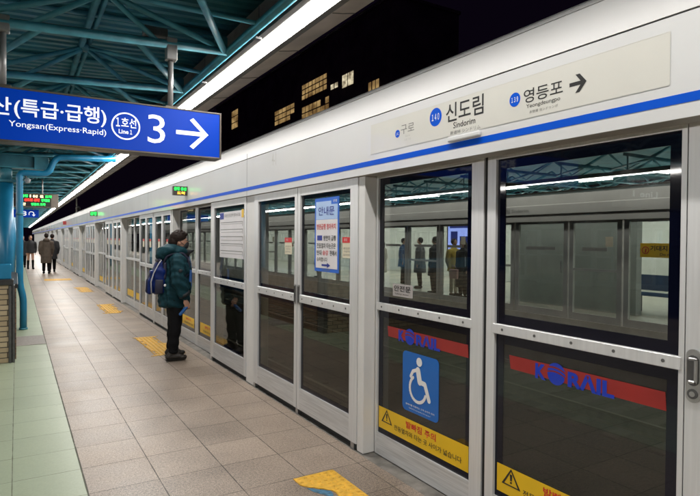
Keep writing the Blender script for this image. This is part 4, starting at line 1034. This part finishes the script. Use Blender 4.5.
for i, (x, z) in enumerate(((3.9, 4.62), (3.9, 5.6), (8.4, 4.62), (8.4, 5.6))):
    o = B().tube([(x, -20, z), (x, 40, z), (x, 120, z)], 0.012, 5).build('overhead_wire', 'wire')
    tag(o, ('lower contact wire', 'upper messenger wire', 'lower contact wire', 'upper messenger wire')[i] + (' above the near track' if i < 2 else ' above the far track'), 'wire', 'overhead wires')

# ------------------------------------------------------------------ people
def rot_root(root, ang): root.rotation_euler = (0, 0, ang)

def small_person(loc, ang, label, coat, legs, coat_len=0.55, h=1.7, hair_long=False, bare=False, walk=0.0, group=None, hood=False, voxel=0.022, arm_out=0.0):
    """figure facing +x locally"""
    root = thing('person', label, 'person', loc, group); s = h/1.7
    V = lambda x, y, z: (x*s, y*s, z*s)
    b = B()
    b.ell(V(0.02, 0, 1.58), (0.085*s, 0.07*s, 0.105*s)); b.ell(V(0.105, 0, 1.565), (0.016*s, 0.012*s, 0.02*s)); b.cap(V(-0.005, 0, 1.36), V(0.01, 0, 1.50), 0.055*s, 0.05*s)
    b.cap(V(0, 0, 0.98), V(-0.01, 0, 1.28), 0.12*s, 0.12*s); b.cap(V(-0.01, -0.13, 1.33), V(-0.01, 0.13, 1.33), 0.06*s, 0.06*s)
    for sd in (-1, 1):
        fx = 0.16*walk*sd
        b.cap(V(0, 0.085*sd, 0.90), V(fx*0.5+0.02, 0.09*sd, 0.49), 0.085*s, 0.055*s); b.cap(V(fx*0.5+0.02, 0.09*sd, 0.49), V(fx-0.01, 0.09*sd, 0.09), 0.052*s, 0.034*s)
        b.cap(V(fx-0.02, 0.09*sd, 0.045), V(fx+0.13, 0.095*sd, 0.035), 0.042*s, 0.034*s)
        ax = -0.10*walk*sd
        b.cap(V(-0.01, 0.19*sd, 1.33), V(ax*0.6-0.03, 0.235*sd, 1.05), 0.045*s, 0.037*s); b.cap(V(ax*0.6-0.03, 0.235*sd, 1.05), V(ax+0.05+arm_out, 0.22*sd, 0.83), 0.036*s, 0.027*s)
        b.ell(V(ax+0.065+arm_out, 0.215*sd, 0.765), (0.03*s, 0.018*s, 0.055*s))
        for q in range(4): b.cap(V(ax+0.045+arm_out+q*0.015, 0.213*sd, 0.74), V(ax+0.05+arm_out+q*0.016, 0.208*sd, 0.69), 0.008*s, 0.006*s, 6, 3)
    blob('body', b, 'skin', root, voxel*0.8, 4)
    if not bare:
        b = B()
        for sd in (-1, 1):
            fx = 0.16*walk*sd
            b.cap(V(0, 0.085*sd, 0.90), V(fx*0.5+0.02, 0.09*sd, 0.49), 0.105*s, 0.078*s); b.cap(V(fx*0.5+0.02, 0.09*sd, 0.49), V(fx-0.01, 0.09*sd, 0.14), 0.076*s, 0.062*s)
        b.cap(V(0, -0.04, 0.95), V(0, 0.04, 0.95), 0.13*s, 0.13*s); blob('trousers', b, legs, root, voxel, 4)
    for sd in (-1, 1):
        fx = 0.16*walk*sd; b = B()
        b.cap(V(fx-0.03, 0.09*sd, 0.05), V(fx+0.15, 0.095*sd, 0.042), 0.05*s, 0.042*s)
        if bare: b.cap(V(fx-0.01, 0.09*sd, 0.06), V(fx*0.6+0.015, 0.09*sd, 0.43), 0.045*s, 0.06*s)
        o = blob('shoe', b, 'trouser', root, voxel*0.7, 2, post=lambda c, n: Vector((c.x, c.y, max(c.z, 0.0))))
    b = B(); z0 = 0.98-coat_len+0.05
    b.cap(V(-0.01, 0, 1.24), V(-0.01, 0, 1.30), 0.165*s, 0.15*s); b.cap(V(0, 0, 1.0), V(0, 0, 1.25), 0.175*s, 0.165*s); b.cap(V(-0.02, -0.15, 1.32), V(-0.02, 0.15, 1.32), 0.085*s, 0.085*s)
    b.tube([V(0, 0, z0), V(0, 0, 0.75 if z0 < 0.7 else z0+0.05), V(0, 0, 1.05)], [0.215*s, 0.20*s, 0.17*s], 16)
    for sd in (-1, 1):
        ax = -0.10*walk*sd
        b.cap(V(-0.01, 0.20*sd, 1.31), V(ax*0.6-0.03, 0.245*sd, 1.05), 0.078*s, 0.066*s); b.cap(V(ax*0.6-0.03, 0.245*sd, 1.05), V(ax+0.04+arm_out, 0.225*sd, 0.85), 0.064*s, 0.052*s)
    if hood: b.ell(V(-0.10, 0, 1.42), (0.10*s, 0.13*s, 0.08*s))
    b.tube([V(-0.005, 0, 1.36), V(0.0, 0, 1.47)], [0.085*s, 0.075*s], 12)
    blob('coat', b, coat, root, voxel, 5)
    b = B(); b.ell(V(-0.005, 0, 1.605), (0.10*s, 0.087*s, 0.105*s)); 
    if hair_long: b.cap(V(-0.05, 0, 1.56), V(-0.075, 0, 1.34), 0.085*s, 0.07*s)
    hz = 1.585*s
    blob('hair', b, 'hair', root, voxel*0.7, 2, post=lambda c, n: Vector((min(c.x, 0.055*s if c.z > hz else 0.01*s), c.y, c.z)))
    rot_root(root, ang)
    return root
small_person((0.60, 32.2, 0), -PI/2+0.15, 'woman in black coat with bare legs and tall boots walking nearer', 'coat_black', 'trouser', 0.22, 1.72, True, True, 0.8)
small_person((1.13, 27.9, 0), PI/2, 'person in long brown coat walking away down the platform', 'coat_brown', 'trouser', 0.58, 1.80, False, False, 0.6, hood=True)
small_person((1.42, 29.2, 0), PI/2, 'person in black coat walking close beside the brown coat', 'coat_black', 'trouser', 0.45, 1.78, False, False, -0.7)
small_person((0.28, 34.0, 0), -PI/2, 'dark clothed person half hidden behind the blue drain pipe', 'coat_black', 'trouser', 0.4, 1.70)
small_person((12.4, 16.6, -0.004), -PI/2+0.5, 'person in dark coat seen through glass at the far platform left', 'coat_blue', 'trouser', 0.4, 1.70)
small_person((11.6, 14.6, -0.004), PI-0.8, 'person in dark grey coat waiting across the tracks near the screen', 'coat_grey', 'trouser', 0.5, 1.72)
small_person((10.9, 13.0, -0.004), PI/2+0.3, 'person in black coat across the tracks beside the grey coat', 'coat_black', 'trouser', 0.5, 1.74)
small_person((11.0, 12.25, -0.004), -PI/2, 'person with cream trousers and yellow top across the tracks', 'coat_yellow', 'coat_cream', 0.3, 1.68)
pw = small_person((10.7, 11.55, -0.004), PI, 'woman in long black coat across the tracks holding a pink bag', 'coat_black', 'trouser', 0.7, 1.66, True)
bg = thing('tote_bag', 'pink tote bag held by the woman across the tracks', 'bag', (10.5, 11.6, 0.5))
B().rbox(10.46, 10.54, 11.52, 11.85, 0.55, 0.82, 0.015).build('bag_body', 'pink', bg); B().tube([(10.5, 11.6, 0.82), (10.5, 11.65, 0.92), (10.5, 11.73, 0.92), (10.5, 11.77, 0.82)], 0.008, 5).build('strap', 'pink', bg)
small_person((12.9, 6.75, -0.004), PI, 'person in dark coat across the tracks behind the yellow banner', 'coat_black', 'trouser', 0.5, 1.68)

small_person((11.2, 16.3, -0.004), PI, 'person in cream coat at the far platform left of the blue coat', 'coat_cream', 'trouser', 0.55, 1.64, True)
small_person((11.4, 17.6, -0.004), PI-0.6, 'person in dark coat beside the cream coat at the far platform', 'coat_black', 'trouser', 0.4, 1.75)
small_person((10.9, 20.5, -0.004), PI, 'person in brown coat far left on the opposite platform', 'coat_brown', 'trouser', 0.5, 1.72)

# --- the man with the backpack (faces +x locally, right side is -y)
man = thing('person', 'man in teal hooded puffer jacket and black mask waiting with a blue backpack', 'person')
b = B()
b.ell((0.035, 0, 1.575), (0.092, 0.076, 0.105)); b.ell((0.045, 0, 1.505), (0.062, 0.058, 0.06)); b.ell((0.128, 0, 1.56), (0.022, 0.014, 0.028)); b.ell((0.11, 0, 1.59), (0.015, 0.045, 0.012))
for sd in (-1, 1): b.ell((0.01, 0.077*sd, 1.565), (0.022, 0.01, 0.034))
b.cap((0.0, 0, 1.34), (0.02, 0, 1.48), 0.06, 0.055); b.cap((0.0, 0, 0.98), (-0.01, 0, 1.28), 0.13, 0.13); b.cap((-0.01, -0.14, 1.33), (-0.01, 0.14, 1.33), 0.06, 0.06)
for sd, fx in ((-1, 0.0), (1, 0.03)):
    b.cap((0, 0.09*sd, 0.9), (0.02+fx*0.5, 0.1*sd, 0.49), 0.085, 0.055); b.cap((0.02+fx*0.5, 0.11*sd, 0.49), (fx, 0.15*sd, 0.09), 0.052, 0.036)
b.cap((-0.01, 0.2, 1.32), (-0.03, 0.25, 1.05), 0.045, 0.038); b.cap((-0.03, 0.25, 1.05), (0.06, 0.235, 0.82), 0.036, 0.028)
b.cap((-0.01, -0.2, 1.32), (-0.02, -0.265, 1.06), 0.045, 0.038); b.cap((-0.02, -0.265, 1.06), (0.125, -0.24, 0.835), 0.036, 0.029)
def hand(b, wx, wy, wz, sd, curl):
    b.ell((wx+0.018, wy, wz-0.045), (0.036, 0.018, 0.048))
    for q in range(4):
        x = wx-0.008+q*0.0185; ln = (0.036, 0.043, 0.046, 0.040)[q]
        p1 = (x+0.004, wy, wz-0.082); p2 = (x+0.006+curl*0.2, wy+sd*0.012, wz-0.082-ln*0.8); p3 = (x+0.004, wy+sd*(0.012+curl), wz-0.088-ln)
        b.cap(p1, p2, 0.0095, 0.0085, 8, 3); b.cap(p2, p3, 0.0085, 0.0075, 8, 3)
    b.cap((wx+0.045, wy+sd*0.004, wz-0.03), (wx+0.062, wy+sd*0.02, wz-0.062), 0.012, 0.009, 8, 3); b.cap((wx+0.062, wy+sd*0.02, wz-0.062), (wx+0.058, wy+sd*0.028, wz-0.085), 0.009, 0.008, 8, 3)
hand(b, 0.125, -0.238, 0.815, 1, 0.03); hand(b, 0.06, 0.235, 0.80, -1, 0.02)
blob('body', b, 'skin', man, 0.0085, 3)
# eye marks
for sd in (-1, 1): B().ell((0.112, 0.034*sd, 1.588), (0.008, 0.013, 0.008), u=8, v=6).build('eye', 'ink', man, True)
# hair
b = B(); b.ell((0.0, 0, 1.630), (0.115, 0.094, 0.092)); b.ell((-0.055, 0, 1.575), (0.070, 0.083, 0.09)); b.ell((0.0, 0, 1.60), (0.075, 0.09, 0.05)); b.ell((0.085, 0.0, 1.672), (0.045, 0.06, 0.028)); b.ell((0.02, 0, 1.69), (0.075, 0.06, 0.03))
for i in range(60):
    a = random.uniform(0, 2*PI); e = random.uniform(0.35, 1.5); d = Vector((math.cos(a)*math.cos(e), math.sin(a)*math.cos(e), math.sin(e)))
    c = Vector((0.005+0.1*d.x, 0.084*d.y, 1.635+0.085*d.z)); b.cap(c-d*0.03, c+d*0.024+Vector((0.008, 0, -0.004)), 0.015, 0.004, 7, 3)
for sd in (-1, 1): b.cap((0.022, 0.074*sd, 1.61), (0.018, 0.076*sd, 1.56), 0.014, 0.008, 7, 3)
blob('hair', b, 'hair', man, 0.007, 2)
# mask
b = B(); b.ell((0.098, 0, 1.525), (0.052, 0.058, 0.056)); b.ell((0.125, 0, 1.54), (0.028, 0.03, 0.036)); b.ell((0.07, 0, 1.50), (0.05, 0.062, 0.03))
blob('mask', b, 'mask', man, 0.007, 3)
mb = B()
for sd in (-1, 1): mb.tube([(0.075, 0.07*sd, 1.535), (0.04, 0.082*sd, 1.56), (0.0, 0.086*sd, 1.585)], 0.003, 5)
mb.build('mask_loop', 'mask', man)
g = B()
for sd in (-1, 1):
    pts = [(0.128, (0.035+0.027*math.cos(2*PI*i/14))*sd, 1.588+0.019*math.sin(2*PI*i/14)) for i in range(15)]; g.tube(pts, 0.0022, 5); g.tube([(0.126, 0.062*sd, 1.592), (0.06, 0.083*sd, 1.594), (0.0, 0.084*sd, 1.585)], 0.0024, 5)
g.tube([(0.128, -0.009, 1.592), (0.128, 0.009, 1.592)], 0.0022, 5); g.build('glasses', 'ink', man)
# trousers
b = B()
for sd, fx in ((-1, 0.0), (1, 0.03)):
    b.cap((0.0, 0.085*sd, 0.88), (0.015+fx*0.5, 0.098*sd, 0.5), 0.115, 0.086); b.cap((0.015+fx*0.5, 0.115*sd, 0.5), (fx-0.01, 0.148*sd, 0.15), 0.084, 0.062); b.ell((fx-0.005, 0.150*sd, 0.125), (0.070, 0.064, 0.03)); b.ell((fx, 0.148*sd, 0.165), (0.070, 0.066, 0.025))
b.cap((0, -0.05, 0.92), (0, 0.05, 0.92), 0.14, 0.14)
blob('trousers', b, 'trouser', man, 0.011, 3, post=lambda c, n: c + n*0.006*math.sin(c.z*41+c.y*9)*max(0, min(1, (0.62-c.z)*3)))
for sd, fx in ((-1, 0.0), (1, 0.04)):
    y = 0.15*sd
    b = B(); b.cap((fx-0.06, y, 0.062), (fx+0.08, y*1.04, 0.055), 0.042, 0.040); b.cap((fx-0.055, y, 0.07), (fx-0.02, y, 0.115), 0.042, 0.046); b.ell((fx+0.115, y*1.06, 0.046), (0.062, 0.043, 0.032)); b.cap((fx+0.0, y, 0.095), (fx+0.07, y*1.03, 0.07), 0.036, 0.03)
    sh = blob('shoe', b, 'shoe', man, 0.008, 3)
    b = B(); b.cap((fx-0.062, y, 0.045), (fx+0.128, y*1.06, 0.045), 0.046, 0.045); 
    so = blob('sole', b, 'sole', sh, 0.007, 1, post=lambda c, n: Vector((c.x, c.y, min(0.028, max(0.001, c.z)))))
    lc = B()
    for i in range(4): lc.tube([(fx+0.02+i*0.022, y-0.03, 0.112-i*0.006), (fx+0.025+i*0.022, y+0.03, 0.112-i*0.006)], 0.004, 5)
    lc.build('laces', 'sole', sh)
# jacket
b = B()
b.cap((-0.015, 0, 1.02), (-0.015, 0, 1.28), 0.19, 0.17); b.tube([(0.0, 0, 0.705), (0.0, 0, 0.73), (-0.005, 0, 0.9), (-0.01, 0, 1.1)], [0.18, 0.205, 0.205, 0.195], 20)
b.cap((-0.02, -0.16, 1.33), (-0.02, 0.16, 1.33), 0.098, 0.098)
b.ell((0.0, 0, 0.95), (0.215, 0.235, 0.2)); b.ell((0.02, 0, 1.2), (0.185, 0.22, 0.18))
b.cap((-0.01, -0.215, 1.31), (-0.02, -0.275, 1.06), 0.098, 0.085); b.cap((-0.02, -0.275, 1.06), (0.11, -0.248, 0.865), 0.083, 0.062)
b.cap((-0.01, 0.215, 1.31), (-0.03, 0.275, 1.06), 0.098, 0.085); b.cap((-0.03, 0.275, 1.06), (0.05, 0.25, 0.85), 0.083, 0.062)
b.cap((-0.005, -0.02, 1.38), (-0.005, 0.02, 1.40), 0.115, 0.10)
def quilt(c, n):
    ph = (c.z - (0.06 if abs(c.y) > 0.19 else 0))*2*PI/0.125
    k = abs(math.sin(ph/2))**0.6
    wr = 0.006*math.sin(c.z*63 + c.y*38 + c.x*21)
    amt = 1.0 if c.z < 1.40 else 0.3
    return c + n*(0.0065*(k-0.6)+wr*0.9+0.004*math.sin(c.z*31-c.y*55+c.x*47))*amt
jk = blob('jacket', b, 'jacket', man, 0.0095, 3, post=quilt)
b = B()   # hood folded down behind the head
b.ell((-0.125, 0, 1.455), (0.155, 0.175, 0.085), Matrix.Rotation(-0.30, 3, 'Y')); b.ell((0.0, 0, 1.455), (0.135, 0.155, 0.075)); b.cap((-0.20, -0.05, 1.40), (-0.20, 0.05, 1.40), 0.07, 0.07); b.ell((0.05, -0.075, 1.44), (0.075, 0.05, 0.06)); b.ell((0.05, 0.075, 1.44), (0.075, 0.05, 0.06))
blob('hood', b, 'jacket', jk, 0.0095, 3, post=lambda c, n: c + n*0.006*math.sin(c.x*30+c.z*48+c.y*20))
b = B()   # dark open collar flap in front of the chin
b.cap((0.07, -0.06, 1.415), (0.205, -0.04, 1.455), 0.055, 0.014); b.cap((0.07, 0.06, 1.415), (0.205, 0.04, 1.455), 0.055, 0.014); b.cap((0.09, 0, 1.37), (0.13, 0, 1.41), 0.07, 0.045)
blob('collar', b, 'lining', jk, 0.009, 2)
B().tube([(0.188, 0.0, 0.80), (0.217, 0, 0.95), (0.212, 0, 1.12), (0.195, 0.0, 1.27), (0.165, 0, 1.38)], 0.006, 6).build('zip', 'zip', jk)
B().rbox(0.150, 0.176, -0.158, -0.140, 1.04, 1.20, 0.004).build('chest_pocket_zip', 'zip', jk)
B().ell((-0.005, -0.342, 1.20), (0.026, 0.006, 0.022), u=12, v=8).build('sleeve_badge', 'lining', jk, True)
B().tube([(0.087, -0.253, 0.905), (0.112, -0.248, 0.862)], [0.072, 0.066], 16).build('cuff', 'lining', jk, True)

# hair seen against jacket etc. done; folded umbrella in the right hand
um = thing('folded_umbrella', 'short folded blue umbrella held in the man\'s right hand', 'umbrella')
B().tube([(0.165, -0.223, 0.735), (0.135, -0.225, 0.705), (0.045, -0.24, 0.622), (0.035, -0.242, 0.61)], [0.016, 0.021, 0.02, 0.008], 12).build('canopy_roll', 'phone', um, True)
B().tube([(0.165, -0.223, 0.735), (0.178, -0.22, 0.762)], 0.012, 10).build('handle', 'ink', um, True)

# backpack
bp_ = thing('backpack', 'royal blue backpack with pale piping worn by the man in teal', 'backpack')
b = B(); b.rbox(-0.355, -0.20, -0.155, 0.135, 0.885, 1.24, 0.05, 3); b.rbox(-0.335, -0.21, -0.125, 0.105, 0.95, 1.325, 0.055, 3); b.ell((-0.285, -0.01, 1.02), (0.105, 0.16, 0.15))
pk = blob('pack_body', b, 'pack', bp_, 0.010, 3, post=lambda c, n: c + n*0.004*math.sin(c.z*50+c.x*30))
b = B(); b.rbox(-0.425, -0.34, -0.12, 0.10, 0.885, 1.09, 0.035, 3); b.rbox(-0.395, -0.33, -0.10, 0.08, 1.06, 1.20, 0.03, 2); blob('front_pocket', b, 'pack', pk, 0.010, 2)
B().rbox(-0.335, -0.235, -0.172, -0.148, 0.90, 1.08, 0.01, 2).build('side_pocket', 'pack_dark', pk, True)
b = B(); b.cap((-0.29, -0.10, 1.325), (-0.29, 0.08, 1.325), 0.03, 0.03); b.cap((-0.22, -0.12, 1.10), (-0.22, -0.10, 1.28), 0.03, 0.03); blob('top_panel', b, 'pack_dark', pk, 0.010, 2)
B().tube([(-0.37, -0.128, 0.90), (-0.385, -0.132, 1.05), (-0.36, -0.135, 1.16), (-0.31, -0.135, 1.27), (-0.27, -0.115, 1.335)], 0.008, 7).build('piping', 'pack_grey', pk, True)
B().tube([(-0.43, -0.09, 0.92), (-0.434, -0.09, 1.05), (-0.40, -0.085, 1.17)], 0.006, 7).build('piping', 'pack_dark', pk, True)
B().ell((-0.215, -0.176, 1.005), (0.016, 0.010, 0.018), u=10, v=8).build('white_tag', 'white', pk, True)
st = B()
for sd in (-1, 1):
    st.tube([(-0.25, 0.10*sd, 1.27), (-0.20, 0.118*sd, 1.385), (-0.09, 0.126*sd, 1.432), (0.0, 0.128*sd, 1.418), (0.06, 0.130*sd, 1.36), (0.085, 0.132*sd, 1.27), (0.08, 0.134*sd, 1.15), (0.0, 0.14*sd, 1.05)], 0.018, 8)
st.build('shoulder_strap', 'pack_dark', bp_, True)
for r_ in (man, um, bp_):
    for ch in r_.children_recursive:
        if ch.type == 'MESH':
            for v in ch.data.vertices: v.co.x += 0.05*v.co.z + (0.055 if r_ is bp_ else 0) - 0.04*max(0, min(1, (v.co.z-0.6)*5))*max(0, min(1, (1.0-v.co.z)*5))*(1 if v.co.y < -0.18 else 0)
    r_.location = (1.775, 7.55, 0); rot_root(r_, -0.06)

# ------------------------------------------------------------------ world and render settings
w = bpy.data.worlds.new('World'); SC.world = w; w.use_nodes = True
nt = w.node_tree; bg_ = nt.nodes['Background']
sky = nt.nodes.new('ShaderNodeTexSky'); sky.sky_type = 'NISHITA'; sky.sun_disc = False; sky.sun_elevation = math.radians(-4.0); sky.sun_rotation = math.radians(120)
mixc = nt.nodes.new('ShaderNodeMix'); mixc.data_type = 'RGBA'; mixc.inputs[0].default_value = 0.9
mixc.inputs[7].default_value = (0.045, 0.022, 0.075, 1)
nt.links.new(sky.outputs[0], mixc.inputs[6]); nt.links.new(mixc.outputs[2], bg_.inputs[0])
bg_.inputs[1].default_value = 0.055
SC.view_settings.view_transform = 'Standard'; SC.view_settings.look = 'None'; SC.view_settings.gamma = 1; SC.view_settings.exposure = 0
SC.view_settings.use_curve_mapping = False
SC.render.engine = 'CYCLES'
c = SC.cycles
c.use_denoising = True; c.max_bounces = 10; c.transparent_max_bounces = 24; c.glossy_bounces = 5; c.diffuse_bounces = 4
c.caustics_reflective = False; c.caustics_refractive = False; c.sample_clamp_indirect = 6.0
